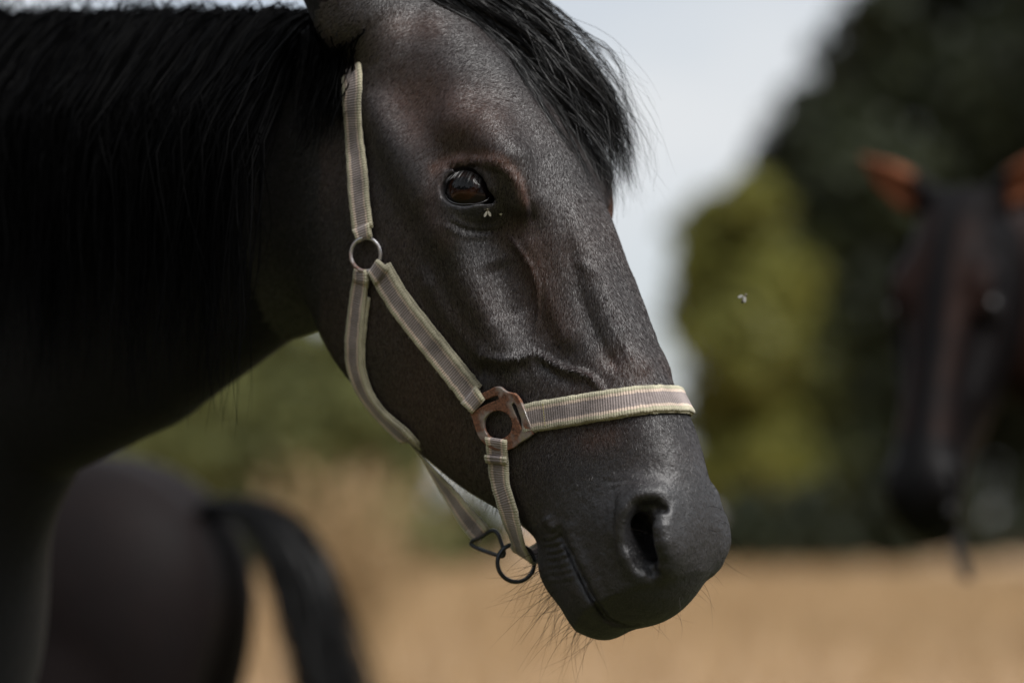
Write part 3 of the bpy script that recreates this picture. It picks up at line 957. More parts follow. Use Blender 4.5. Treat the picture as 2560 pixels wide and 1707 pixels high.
def ribbon(name, pts, nrms, width=0.025, thick=0.0026, lift=0.0022, mat=None, parent=None, shift=0.0, mirror=False, fray=True, v0=0.0, seg=0.004):
    """a strap: rounded flat section swept along points with outward normals; UV carries the stripes"""
    L = np.linalg.norm(np.diff(np.array(pts), axis=0), axis=1).sum()
    n = max(4, int(L / seg))
    p, nn_, x = curve_pts(pts, nrms, n)
    if np.isscalar(width):
        wd = np.full(n, width)
    else:
        wd = np.interp(x / L, np.linspace(0, 1, len(width)), width)
    t = np.gradient(p, axis=0); t /= np.linalg.norm(t, axis=1, keepdims=True)
    c = np.cross(nn_, t); c /= np.linalg.norm(c, axis=1, keepdims=True)
    nn_ = np.cross(t, c)
    cols = np.array([-1, -.97, -.86, -.7, -.48, -.2, .2, .48, .7, .86, .97, 1])
    prof = np.array([.35, .72, 1.0, 1.0, .84, .86, .86, .84, 1.0, 1.0, .72, .35])
    botc = np.array([.97, .5, 0, -.5, -.97])
    allc = np.concatenate([cols, botc])
    hgt = np.concatenate([prof, np.zeros(5)])
    k = len(allc)
    jit = 1 + rng.normal(0, .012, n)
    wob = rng.normal(0, .0002, (n, 1))
    v = p[:, None, :] + c[:, None, :] * ((allc[None] * wd[:, None] * .5 * jit[:, None]) + shift + wob)[..., None] + nn_[:, None, :] * (lift + hgt[None] * thick + np.zeros((n, 1)))[..., None]
    v = v.reshape(-1, 3)
    uvs = np.stack([np.broadcast_to(np.concatenate([cols, botc])[None], (n, k)), np.broadcast_to((x + v0)[:, None], (n, k))], 2).reshape(-1, 2)
    i, j = np.meshgrid(np.arange(n - 1), np.arange(k), indexing='ij')
    q = np.stack([i * k + j, (i + 1) * k + j, (i + 1) * k + (j + 1) % k, i * k + (j + 1) % k], 2).reshape(-1, 4)
    faces = q.tolist()
    faces.append(list(range(k))); faces.append([(n - 1) * k + a for a in range(k)][::-1])
    if fray:      # loose fibres along both edges
        nf = int(L / 0.0007)
        fi = rng.integers(0, n - 1, nf); sd_ = rng.choice([-1, 1], nf)
        fr = rng.random(nf)
        bp = p[fi] * (1 - fr[:, None]) + p[fi + 1] * fr[:, None] + c[fi] * (sd_ * wd[fi] * .5 * .97 + shift)[:, None] + nn_[fi] * (lift + thick * rng.uniform(.1, .9, nf))[:, None]
        dr = c[fi] * sd_[:, None] * rng.uniform(.3, 1.2, nf)[:, None] + t[fi] * rng.normal(0, .7, nf)[:, None] + nn_[fi] * rng.normal(.1, .5, nf)[:, None]
        dr /= np.linalg.norm(dr, axis=1, keepdims=True)
        ln = rng.gamma(2.0, .00045, nf)[:, None]
        w2 = t[fi] * .00022
        b0 = len(v)
        fv = np.stack([bp - w2, bp + w2, bp + dr * ln], 1).reshape(-1, 3)
        v = np.concatenate([v, fv])
        uvs = np.concatenate([uvs, np.repeat(np.stack([sd_ * .84, x[fi] + v0], 1), 3, axis=0)])
        faces += (b0 + np.arange(nf * 3).reshape(-1, 3)).tolist()
    if mirror:
        v = v * FLIP
    o = mesh_object(name, v * FLIP, faces, mat or M['web'], parent or halter)
    uvl = o.data.uv_layers.new(name='UVMap')
    li = np.zeros(len(o.data.loops), np.int32); o.data.loops.foreach_get('vertex_index', li)
    uvl.data.foreach_set('uv', uvs[li].astype(np.float32).ravel())
    return o


def lay(pix, extra_gap=0.0, r=0.014):
    """strap centre line through picture points laid on the horse"""
    P_, N_ = [], []
    for u, v in pix:
        h = hit(u, v)
        if h is None:
            h = (np.array(bvh.find_nearest(Vector(P(u, v, .03)))[0]), None)
        p = h[0]
        n = smooth_n(p, r) * OUT
        P_.append(p + n * extra_gap); N_.append(n)
    return P_, N_


def tube(name, pts, r, mat, parent, closed=True, n=10):
    pts = np.array(pts, float)
    m = len(pts)
    t = (np.roll(pts, -1, 0) - np.roll(pts, 1, 0)) if closed else np.gradient(pts, axis=0)
    t /= np.linalg.norm(t, axis=1, keepdims=True)
    ref = np.array([0.3, 1, 0.2])
    a = np.cross(t, ref); a /= np.linalg.norm(a, axis=1, keepdims=True)
    b = np.cross(t, a)
    ang = np.linspace(0, 2 * math.pi, n, endpoint=False)
    rr = r if np.ndim(r) else np.full(m, r)
    v = pts[:, None] + (a[:, None] * np.cos(ang)[None, :, None] + b[:, None] * np.sin(ang)[None, :, None]) * np.asarray(rr)[:, None, None]
    i, j = np.meshgrid(np.arange(m if closed else m - 1), np.arange(n), indexing='ij')
    q = np.stack([i * n + j, ((i + 1) % m) * n + j, ((i + 1) % m) * n + (j + 1) % n, i * n + (j + 1) % n], 2).reshape(-1, 4)
    faces = q.tolist()
    if not closed:
        faces += [list(range(n)), [(m - 1) * n + a_ for a_ in range(n)][::-1]]
    return mesh_object(name, v.reshape(-1, 3) * FLIP, faces, mat, parent)


def ring_pts(c, n, R, m=64):
    n = n / np.linalg.norm(n)
    a = np.cross(n, [0, 0, 1.0]); a /= np.linalg.norm(a)
    b = np.cross(n, a)
    t = np.linspace(0, 2 * math.pi, m, endpoint=False)
    return c + R * (np.outer(np.cos(t), a) + np.outer(np.sin(t), b))


M['wet'] = simple_mat('wet_rim', (0.012, 0.010, 0.010), 0.12, spec=0.9)
for rim, side in tear:
    tube('tear_line', rim if side > 0 else rim * FLIP, 0.0008, M['wet'], horse, closed=False, n=8)

TOCAM = np.array([FW @ np.array([0, -1, 0]), NR @ np.array([0, -1, 0]), 0.0])

# crown strap: from the ring up past the ear and over the poll
cp, cn = lay([(918, 575), (913, 540), (903, 430), (896, 340), (891, 265), (890, 205)], 0.001)
top = [P(872, 110, .064), P(850, 30, .058), P(840, -40, .038), P(835, -60, 0)]
for p in top[:2]:
    cp.append(p); cn.append(np.array([-.2, .97, .15]))
for p in top[2:]:
    loc, n, idx, d = bvh.find_nearest(Vector(p))
    n = np.array(n) * OUT
    cp.append(np.array(loc) + n * .001); cn.append(n)
full_p = cp + [np.array(p) * FLIP for p in cp[::-1][1:]]
full_n = cn + [np.array(n) * FLIP for n in cn[::-1][1:]]
cs = ribbon('crown_strap', full_p, full_n, 0.0245, lift=0.0035)
ribbon('backing', full_p, full_n, 0.0245, thick=0.0022, lift=0.0008, shift=-0.0032, parent=cs)

for side in (False, True):
    fl = FLIP if side else np.ones(3)
    # ring on the cheek
    rc, rn = hit(924, 636)
    rn = smooth_n(rc, .02) * OUT
    rc = rc + rn * 0.0055
    tube('cheek_ring', ring_pts(rc, rn * .6 + TOCAM * .4, 0.0152) * fl, 0.0018, M['rust_ring'], halter)
    # loop of the crown strap round the ring
    lp, ln_ = lay([(914, 566), (918, 584), (922, 600)], 0.0022)
    ribbon('strap_loop', [p * fl for p in lp], [n * fl for n in ln_], [0.0235, 0.0205, 0.0195], thick=0.003, lift=0.0024)
    # throat strap under the jaw
    tp, tn = lay([(914, 676), (905, 735), (897, 800), (892, 865), (899, 930), (920, 980), (954, 1026), (990, 1062), (1018, 1086)], 0.001)
    s8, h8 = toSH(tp[-1])
    loc, n, idx, d = bvh.ray_cast(Vector(SH(s8 + .012, -.30, .004)), Vector(BX))
    tp.append(np.array(loc) + np.array(n) * OUT * .001); tn.append(np.array(n) * OUT)
    ts = ribbon('throat_strap', [p * fl for p in tp], [n * fl for n in tn], [0.019, 0.022, 0.0235, 0.0235], lift=0.0028)
    ribbon('backing', [p * fl for p in tp[1:]], [n * fl for n in tn[1:]], 0.0235, thick=0.002, lift=0.0006, shift=(0.001 if side else -0.001), parent=ts)
    lp, ln_ = lay([(912, 676), (914, 690), (913, 706)], 0.0022)
    ribbon('strap_loop', [p * fl for p in lp], [n * fl for n in ln_], [0.0165, 0.019, 0.0185], thick=0.0034, lift=0.0032)
    # cheek strap down to the fitting
    kp, kn = lay([(956, 676), (990, 735), (1030, 792), (1070, 842), (1110, 892), (1150, 943), (1186, 988)], 0.001)
    ks = ribbon('cheek_strap', [p * fl for p in kp], [n * fl for n in kn], 0.0250, lift=0.0030)
    ribbon('backing', [p * fl for p in kp], [n * fl for n in kn], 0.0250, thick=0.0022, lift=0.0006, shift=(0.0014 if side else -0.0014), parent=ks)
    lp, ln_ = lay([(944, 664), (954, 676), (967, 692)], 0.0022)
    ribbon('strap_loop', [p * fl for p in lp], [n * fl for n in ln_], [0.0180, 0.0205, 0.0225], thick=0.0034, lift=0.0034)
    lp, ln_ = lay([(1182, 984), (1194, 998), (1207, 1014)], 0.0022)
    ribbon('strap_loop', [p * fl for p in lp], [n * fl for n in ln_], [0.0235, 0.0215, 0.0205], thick=0.0034, lift=0.0034)

    # rusty fitting: plate with a round hole and slots, outlined on its own plane
    fc, fn = hit(1250, 1050)
    fn = smooth_n(fc, .03) * OUT
    fc = fc + fn * 0.0052
    def onplane(u, v):
        o, d = cam_ray(u, v)
        t = ((fc - o) @ fn) / (d @ fn)
        return o + d * t
    bx_ = onplane(1350, 1050) - fc; bx_ -= fn * (bx_ @ fn); bx_ /= np.linalg.norm(bx_)
    by_ = np.cross(bx_, fn); by_ /= np.linalg.norm(by_)
    def flat2(pix):
        out = []
        for u, v in pix:
            q = onplane(u, v) - fc
            out.append((q @ bx_, q @ by_))
        return out
    outer = [(1226, 976), (1239, 969), (1252, 969), (1265, 979), (1276, 983), (1289, 986), (1299, 998), (1307, 1014), (1331, 1076), (1329, 1086), (1317, 1095), (1297, 1107),
             (1287, 1116), (1262, 1124), (1235, 1121), (1216, 1109), (1206, 1098), (1199, 1089), (1191, 1068), (1182, 1040), (1172, 1014), (1176, 1001)]
    hole = [(1247 + 37 * math.cos(a), 1062 + 38 * math.sin(a)) for a in np.linspace(0, 2 * math.pi, 40, endpoint=False)]
    slot_a = [(1193, 1026), (1222, 1011), (1252, 998), (1247, 986), (1237, 988), (1186, 1008), (1184, 1014)]
    slot_b = [(1279, 1010), (1287, 1003), (1294, 1012), (1316, 1072), (1306, 1078), (1299, 1062)]
    cu = bpy.data.curves.new('fitting', 'CURVE')
    cu.dimensions = '2D'; cu.fill_mode = 'BOTH'
    cu.extrude = 0.0008; cu.bevel_depth = 0.0009; cu.bevel_resolution = 2; cu.resolution_u = 1
    for loop, sm in ((outer, 3), (hole, 1), (slot_a, 1), (slot_b, 1)):
        pp = np.array(flat2(loop))
        if sm > 1:
            nn2 = len(pp); tt = np.arange(-2, nn2 + 3)
            pp = hermite(tt, pp[tt % nn2], np.linspace(0, nn2, nn2 * sm, endpoint=False))
        spn = cu.splines.new('POLY'); spn.use_cyclic_u = True
        spn.points.add(len(pp) - 1)
        spn.points.foreach_set('co', np.column_stack([pp, np.zeros(len(pp)), np.ones(len(pp))]).astype(np.float32).ravel())
    tmp = bpy.data.objects.new('fitting_tmp', cu); C.objects.link(tmp)
    me = bpy.data.meshes.new_from_object(tmp.evaluated_get(bpy.context.evaluated_depsgraph_get()))
    bpy.data.objects.remove(tmp); bpy.data.curves.remove(cu)
    co = np.zeros(len(me.vertices) * 3, np.float32); me.vertices.foreach_get('co', co); co = co.reshape(-1, 3)
    w3 = fc + co[:, :1] * bx_ + co[:, 1:2] * by_ + co[:, 2:3] * fn
    me.vertices.foreach_set('co', (w3 * fl * FLIP).astype(np.float32).ravel())
    me.materials.clear(); me.materials.append(M['rust'])
    fo = bpy.data.objects.new('fitting', me); C.objects.link(fo); fo.parent = halter
    fo['label'] = 'rusty steel plate with a round hole'

# noseband: the plane through its picture line, swept round the nose from fitting to fitting
hp = [hit(u, v)[0] for u, v in [(1320, 1046), (1420, 1030), (1520, 1013), (1620, 1003)]]
sc_, hc_ = toSH(np.array(hp))
A_ = np.polyfit(hc_, sc_, 1)                       # s as a function of h on the band
h0_ = 0.03
cen = SH(np.polyval(A_, h0_), h0_, 0)
d_up = SH(np.polyval(A_, h0_ + .1), h0_ + .1, 0) - cen; d_up /= np.linalg.norm(d_up)
end = hit(1312, 1048)[0]
ea = math.atan2(end[1], (end - cen) @ d_up)
bp_, bn_ = [], []
for a in np.linspace(ea, -ea, 41):
    d = d_up * math.cos(a) + np.array([0, 1.0, 0]) * math.sin(a)
    loc, n, idx, dist = bvh.ray_cast(Vector(cen + d * .2), Vector(-d))
    loc = np.array(loc); n = smooth_n(loc, .010) * OUT
    bp_.append(loc + n * .0012); bn_.append(n)
bp_ = np.array(bp_); bp_[1:-1] = (bp_[:-2] + 2 * bp_[1:-1] + bp_[2:]) / 4
nb = ribbon('noseband', bp_, bn_, 0.0262, lift=0.0032, seg=0.003)
ribbon('backing', bp_[1:-1], bn_[1:-1], 0.0275, thick=0.0024, lift=0.0006, parent=nb, seg=0.003)
# row of stitches near each end
for side in (False, True):
    fl = FLIP if side else np.ones(3)
    sv, sf = [], []
    p0, p1, n0 = bp_[3], bp_[4], bn_[3]
    t = (p1 - p0) / np.linalg.norm(p1 - p0); c = np.cross(n0, t); c /= np.linalg.norm(c)
    for k_ in range(9):
        m_ = p0 + c * (k_ - 4) * .0023 + n0 * .0062
        q = [m_ + c * a + t * b for a, b in ((-.0007, -.0003), (.0007, -.0003), (.0007, .0003), (-.0007, .0003))]
        q += [x + n0 * .0004 for x in q]
        b0 = len(sv); sv += q
        sf += [[b0 + x for x in f] for f in ((0, 1, 2, 3), (4, 5, 6, 7), (0, 1, 5, 4), (1, 2, 6, 5), (2, 3, 7, 6), (3, 0, 4, 7))]
    mesh_object('stitching', np.array(sv) * fl * FLIP, sf, M['thread'], nb, smooth=False)

# chin strap: from the fitting's hole down and under the chin
g = [hit(1252, 1092), hit(1252, 1145), hit(1257, 1200)]
chp = [x[0] + x[1] * .002 for x in g] + [P(1272, 1268, .044), P(1289, 1325, .034), P(1304, 1366, .021), P(1316, 1388, .0)]
chn = [smooth_n(x[0]) * OUT for x in g]
vent = -BX * .55 + np.array([0, .0, -.6])
for w_ in (.25, .5, .8, 1.0):
    n = chn[0] * (1 - w_) + vent * w_; chn.append(n / np.linalg.norm(n))
chp[0] = chp[0] + chn[0] * .004
full_p = chp + [p * FLIP for p in chp[::-1][1:]]
full_n = chn + [n * FLIP for n in chn[::-1][1:]]
ch = ribbon('chin_strap', full_p, full_n, 0.0245, lift=0.001)
for side in (False, True):
    fl = FLIP if side else np.ones(3)
    i_ = chp[1]
    t = (chp[2] - chp[1]); t /= np.linalg.norm(t)
    ribbon('keeper', [(chp[1] - t * .003 + chn[1] * .0032) * fl, (chp[1] + chn[1] * .0040) * fl, (chp[1] + t * .003 + chn[1] * .0030) * fl], [chn[1] * fl] * 3, 0.026, thick=0.0022, lift=0.0006, parent=ch, seg=0.0015)

# jaw strap hanging from the throat strap to the link under the chin
jp = [P(1015, 1085, .010), P(1040, 1120, .014), P(1083, 1182, .016), P(1132, 1246, .014), P(1172, 1302, .010), P(1200, 1334, .008)]
dj = jp[-1] - jp[0]; dj /= np.linalg.norm(dj)
n_a = -BX - dj * (-BX @ dj); n_a /= np.linalg.norm(n_a)
n_b = TOCAM * .85 + n_a * .5; n_b -= dj * (n_b @ dj); n_b /= np.linalg.norm(n_b)
jn = [n_a * (1 - w_) + n_b * w_ for w_ in (0.15, .3, .5, .75, .95, 1)]
js = ribbon('jaw_strap', jp, jn, [0.022, 0.0245, 0.0245, .0240], lift=-0.0012)
ribbon('strap_loop', [jp[-1] - dj * .012, jp[-1] - dj * .002, jp[-1] + dj * .004], [n_b] * 3, 0.0235, thick=0.0048, lift=-0.0022, parent=js)

# link and hanging ring
lk = [(1180, 1352), (1205, 1341), (1230, 1326), (1245, 1334), (1254, 1358), (1261, 1381), (1255, 1391), (1236, 1386), (1200, 1373), (1178, 1361)]
lk = smooth_poly(lk + [lk[0]], 5)[:-1]
tube('link', [P(u, v, .010) for u, v in lk], 0.0019, M['iron'], halter)
rr_ = P(1290, 1407, .010)
rn_ = TOCAM * .95 + np.array([.25, 0, .1])
tube('hanging_ring', ring_pts(rr_, rn_, 0.0172, 72), 0.0021, M['iron'], halter)


# ------------------------------------------------------------------ mane, forelock, whiskers
def wavy(n, k, amp, freq):
    t = np.linspace(0, 1, k)
    ph = rng.uniform(0, 6.28, (n, 1, 3)); fr = rng.uniform(.6, 1.4, (n, 1, 3)) * freq
    return amp * np.sin(ph + fr * t[None, :, None] * 6.28) * (t ** .8)[None, :, None]


def lerp_guides(gs, w):
    """gs: list of guide polylines (k, 3); w in 0..1 picks between neighbours"""
    gs = np.array(gs)
    x = w * (len(gs) - 1)
    i = np.clip(x.astype(int), 0, len(gs) - 2)
    f = (x - i)[:, None, None]
    return gs[i] * (1 - f) + gs[i + 1] * f


def guide(pts, k):
    a = np.array([P(*p) for p in pts])
    d = np.concatenate([[0], np.cumsum(np.linalg.norm(np.diff(a, axis=0), axis=1))])
    return hermite(d, a, np.linspace(0, d[-1], k))


K_F = 16
g_f = [guide([(1010, -30, .035), (1090, 40, .022), (1180, 120, .010), (1260, 215, .000), (1330, 290, -.010), (1395, 345, -.020)], K_F),
       guide([(1050, -60, .025), (1160, 30, .010), (1270, 130, -.008), (1370, 250, -.025), (1450, 350, -.040), (1500, 430, -.048)], K_F),
       guide([(1090, -80, .012), (1210, 0, -.005), (1335, 110, -.022), (1425, 225, -.040), (1490, 340, -.055), (1530, 450, -.066)], K_F),
       guide([(1110, -100, .0), (1250, -20, -.015), (1370, 90, -.034), (1460, 205, -.052), (1520, 330, -.068), (1550, 460, -.078)], K_F)]
n_cl, per = 170, 22
cw = rng.random(n_cl) ** 0.75
cl = lerp_guides(g_f, cw)
cl += rng.normal(0, 1, (n_cl, 1, 3)) * np.array([.005, .006, .004]) + wavy(n_cl, K_F, .0110, 1.5)
lift = rng.uniform(0.0, .014, n_cl) * (.4 + cw)
nrm_f = np.array([.75, -.35, .55])
cl += (nrm_f * lift[:, None])[:, None, :] * np.sin(np.linspace(0, 1, K_F) * 2.6)[None, :, None]
# each lock stops at its own length
paths = []
for c_ in cl:
    cut_ = rng.uniform(.70, 1.06, per)
    tt = np.linspace(0, 1, K_F)
    spread = np.linspace(.9, 1, K_F) * (0.35 + .65 * np.abs(tt - .45)) 
    for j in range(per):
        x = np.clip(tt * cut_[j], 0, 1)
        p = np.stack([np.interp(x, tt, c_[:, a]) for a in range(3)], 1)
        if cut_[j] > 1:
            p += (c_[-1] - c_[-3])[None] * (np.clip(tt * cut_[j] - 1, 0, 1) * 6)[:, None]
        off = rng.normal(0, .0042, 3)
        p = p + off[None] * spread[:, None]
        paths.append(p)
paths = np.array(paths)
paths += wavy(len(paths), K_F, .0022, 2.5)
fly_ = rng.random(len(paths)) < .16                                  # stray hairs standing off the locks
paths[fly_] += (rng.normal(0, 1, (fly_.sum(), 1, 3)) * .013 + np.array([.006, -.004, .003])) * (np.linspace(0, 1, K_F) ** 1.5)[None, :, None] + wavy(fly_.sum(), K_F, .004, 2.2)
paths = push_out(paths, .0025)
v, q = strand_mesh(paths, rng.uniform(.0005, .0011, len(paths)))
o = mesh_object('forelock', v * FLIP, q, M['hair'], horse)
o['kind'] = 'stuff'
# a few thin wisps that hang over the brow
wp = []
for g_ in [[(1240, 130, 0), (1262, 190, .012), (1300, 235, .014), (1330, 300, .010), (1380, 370, .0), (1420, 410, -.01)],
           [(1300, 230, 0), (1330, 290, .010), (1370, 345, .006), (1420, 400, -.004), (1470, 470, -.012), (1480, 520, -.012)],
           [(1380, 300, -.01), (1420, 380, -.01), (1462, 440, -.014), (1470, 490, -.012), (1455, 540, -.006)]]:
    b = guide(g_, K_F)
    for j in range(26):
        e = rng.uniform(.6, 1.0)
        tt = np.linspace(0, 1, K_F)
        p = np.stack([np.interp(tt * e, tt, b[:, a]) for a in range(3)], 1)
        wp.append(p + rng.normal(0, .0016, 3)[None] + rng.normal(0, .004, 3)[None] * (tt ** 2)[:, None])
wp = push_out(np.array(wp) + wavy(len(wp), K_F, .0012, 2), .0015)
v, q = strand_mesh(wp, rng.uniform(.0004, .0007, len(wp)))
o = mesh_object('forelock_wisps', v * FLIP, q, M['hair'], horse)
o['kind'] = 'stuff'

# mane: from the crest it falls to the side we see
K_M = 14
n = 3800
xr = rng.uniform(-1.02, -0.20, n)
clx = np.round(xr / .018) * .018 + rng.normal(0, .003, n)             # locks
zt = []
for x in np.linspace(-1.1, -.1, 60):
    m = (np.abs(hv[:, 0] - x) < .02) & (np.abs(hv[:, 1]) < .03)
    zt.append(hv[m, 2].max() if m.any() else 1.7)
zr = np.interp(clx, np.linspace(-1.1, -.1, 60), zt)
t = np.linspace(0, 1, K_M)
ln = rng.uniform(.22, .42, n)
lock = np.round(xr / .018).astype(int)
lrnd = np.random.default_rng(3).normal(0, 1, (400, 4))[lock % 400]
arch = np.abs(rng.normal(0, .008, n)) + np.where(rng.random(n) < .05, rng.uniform(.01, .045, n), 0) * (clx < -.35)
px_ = clx[:, None] + (xr - clx)[:, None] * (.3 + .7 * t) + (lrnd[:, :1] * .03 - .015) * t[None] ** 1.5 + rng.normal(0, .006, (n, 1)) * t
py_ = rng.normal(0, .010, n)[:, None] + (.03 + .10 * np.minimum(t * 2.2, 1) + lrnd[:, 1:2] * .006)[None].reshape(n, K_M) * np.minimum(t * 5, 1)
pz_ = zr[:, None] - .004 + (arch[:, None] + .012) * np.sin(np.minimum(t * 4, 1) * math.pi) - ln[:, None] * np.maximum(t - .06, 0)
mp = np.stack([px_, py_, pz_], 2) + wavy(n, K_M, .009, 1.3)
tu = np.array([P(u_, v_, y_) for u_, v_, y_ in zip(rng.uniform(800, 915, 420), rng.uniform(20, 110, 420), rng.uniform(.050, .085, 420))])
tl = rng.uniform(.05, .12, 420)
tpath = tu[:, None] + np.array([-.10, .25, -1.0])[None, None] * (tl[:, None] * t)[..., None] + wavy(420, K_M, .005, 1.0)
mp = np.concatenate([mp, tpath]); n = len(mp)
mp = push_out(mp, .004)
v, q = strand_mesh(mp, rng.uniform(.0010, .0022, n))
o = mesh_object('mane', v * FLIP, q, M['mane'], horse)
o['kind'] = 'stuff'


# ------------------------------------------------------------------ short coat of the head: single lying hairs
n = 700000
fade = np.clip((s_co - .33) / .10, 0, 1) * (pu > 1000)
fq = hq[(s_co[hq[:, 0]] > -.115) & (hv[hq[:, 0], 0] > -.27) & (hv[hq[:, 0], 2] > 1.08) & ((skin[hq[:, 0]] < .6) | (s_co[hq[:, 0]] > .3))]
fa = np.linalg.norm(np.cross(hv[fq[:, 2]] - hv[fq[:, 0]], hv[fq[:, 3]] - hv[fq[:, 1]]), axis=1)
nearw = np.where(hv[fq[:, 0], 1] > -.055, 1.0, .25) * ((1 - fade[fq[:, 0]]) ** 1.3 + .5)
fi = rng.choice(len(fq), n, p=fa * nearw / (fa * nearw).sum())
a_, b_ = rng.random((2, n, 1))
qv = hv[fq[fi]]
pt = (qv[:, 0] * (1 - a_) + qv[:, 1] * a_) * (1 - b_) + (qv[:, 3] * (1 - a_) + qv[:, 2] * a_) * b_
vi = fq[fi, 0]
nr = nrm[vi]
if (nr[np.argmax(pt[:, 1])] @ np.array([0, 1.0, 0])) < 0:
    nr = -nr
w_ = np.clip((s_co[vi] - .05) / .12, 0, 1)[:, None]
sg = np.sign(hv[vi, 1:2] + 1e-6)
flow = (AX * .9 - BX * .40) * w_ + (AX * .35 - BX * .75) * (1 - w_) + np.array([0, 1.0, 0]) * sg * .35 * (1 - w_)
flow = flow + rng.normal(0, .13, (n, 3)) + .25 * np.sin(pt * 90)[:, [1, 2, 0]] * .5
flow -= nr * (flow * nr).sum(1, keepdims=True)
flow /= np.linalg.norm(flow, axis=1, keepdims=True)
cr = np.cross(nr, flow)
roll = rng.normal(0, .5, (n, 1))
cr = cr * np.cos(roll) + nr * np.sin(roll)
lnh = rng.uniform(.0026, .0052, (n, 1)) * (1 - .45 * fade[vi])[:, None]
wh = rng.uniform(.00009, .00020, (n, 1))
tipp = pt + flow * lnh + nr * (lnh * rng.uniform(.05, .20, (n, 1)))
vv = np.stack([pt - cr * wh - nr * .0001, pt + cr * wh - nr * .0001, tipp], 1).reshape(-1, 3)
co_ = mesh_object('coat_hair', vv * FLIP, np.arange(n * 3).reshape(-1, 3), M['coat_hair'], horse, smooth=True)
crn = np.cross(nr, flow)
shn = nr + crn * rng.normal(0, .38, (n, 1)) + flow * rng.normal(.05, .12, (n, 1))          # hairs shade round, not as flat slivers
shn /= np.linalg.norm(shn, axis=1, keepdims=True)
co_.data.normals_split_custom_set_from_vertices(np.repeat(shn * FLIP, 3, axis=0).astype(np.float32))
co_['kind'] = 'stuff'
set_attr(co_.data, 'tint', 'FLOAT_COLOR', np.repeat(np.stack([np.clip(tint[vi] * rng.uniform(.5, 1.6, n), 0, 2), rng.random(n), tint[vi] * 0, tint[vi] * 0 + 1], 1), 3, axis=0))


def whiskers(mask, count, lo, hi, width, down, name='whiskers', curl=.35):
    ids = np.nonzero(mask)[0]
    ids = rng.choice(ids, count)
    p = hv[ids]; nn2 = nrm[ids]
    k = 8
    t = np.linspace(0, 1, k)
    ln = rng.uniform(lo, hi, count)
    d = nn2 + np.array(down) + rng.normal(0, .35, (count, 3))
    d /= np.linalg.norm(d, axis=1, keepdims=True)
    side = np.cross(d, rng.normal(size=(count, 3))); side /= np.linalg.norm(side, axis=1, keepdims=True)
    pth = p[:, None] + d[:, None] * (ln[:, None] * t)[..., None] + side[:, None] * (ln[:, None] * curl * t ** 2 * rng.uniform(.2, 1.3, (count, 1)))[..., None] \
        + np.array([0, 0, -1.0])[None, None] * (ln[:, None] * .3 * t ** 2)[..., None]
    v, q = strand_mesh(pth, np.full(count, width))
    o = mesh_object(name, v * FLIP, q, M['whisker'], horse)
    o['kind'] = 'stuff'


NEARV = hv[:, 0] > -.4
whiskers(NEARV & (s_co > .415) & (h_co < -.060), 190, .015, .058, .00045, (-.5, 0, -.5), 'chin_whiskers', .75)
whiskers(NEARV & (s_co > .43) & (h_co > -.02), 90, .008, .030, .00032, (.3, 0, .0), 'muzzle_whiskers', .6)
whiskers(NEARV & (s_co > .29) & (s_co < .385) & (h_co < -.07) & (np.abs(hv[:, 1]) < .02), 160, .006, .016, .00038, (-.2, 0, -.4), 'jaw_hairs')


# ------------------------------------------------------------------ flies
M['fly_body'] = simple_mat('fly_body', (0.10, 0.085, 0.05), 0.5, var=.5, scale=900)
M['fly_wing'] = simple_mat('fly_wing', (0.62, 0.60, 0.56), 0.35, var=.2, scale=700)


def fly(name, loc, rot, label, spread=0.45, size=1.0, group=None):
    e = empty(name, loc, 0, label, 'fly')
    e.rotation_euler = rot
    s = size * .001
    def blob(nm, c, r):
        v, q = sphere(1.0, 16, 10)
        return mesh_object(nm, v * np.array(r) * s + np.array(c) * s, q, M['fly_body'], e)
    blob('thorax', (0, 0, 1.3), (1.0, 1.3, .95)); blob('head', (0, 1.7, 1.3), (.85, .6, .75)); blob('abdomen', (0, -1.9, 1.1), (.95, 1.5, .8))
    for sg in (-1, 1):
        a = np.linspace(0, 2 * math.pi, 20, endpoint=False)
        w = np.stack([np.sin(a) * .95, -2.3 + np.cos(a) * 2.3, np.zeros(20)], 1)
        ca, sa = math.cos(sg * spread), math.sin(sg * spread)
        w = np.stack([w[:, 0] * ca - w[:, 1] * sa, w[:, 0] * sa + w[:, 1] * ca, w[:, 2]], 1) + np.array([sg * .5, .3, 2.2])
        vv = np.concatenate([w, w + [0, 0, .08]]) * s
        fs = [list(range(20))[::-1], list(range(20, 40))] + [[i, (i + 1) % 20, 20 + (i + 1) % 20, 20 + i] for i in range(20)]
        mesh_object('wing', vv, fs, M['fly_wing'], e, smooth=False)
        for k_ in range(3):
            y0 = .8 - k_ * .8
            pts = np.array([[sg * .7, y0, .9], [sg * 1.9, y0 + (.6 - k_ * .6), 1.2], [sg * 2.6, y0 + (1.0 - k_ * 1.0), -.05]]) * s
            v, q = strand_mesh(np.array([pts]), [.25 * s])
            mesh_object('leg', v, q, M['fly_body'], e)
    return e


def to_world(p):
    return OO + p[0] * FW + p[1] * NR + np.array([0, 0, p[2]])


def surf_rot(u, v, spin):
    p, n = hit(u, v)
    n = smooth_n(p, .004) * OUT
    nw = n[0] * FW + n[1] * NR + np.array([0, 0, n[2]])
    z = Vector(nw).normalized()
    up = Vector((0, 0, 1)); y = (up - z * up.dot(z)).normalized(); x = y.cross(z)
    m = Matrix((x, y, z)).transposed() @ Matrix.Rotation(spin, 3, 'Z')
    return Vector(to_world(p)) + z * .0002, m.to_euler()


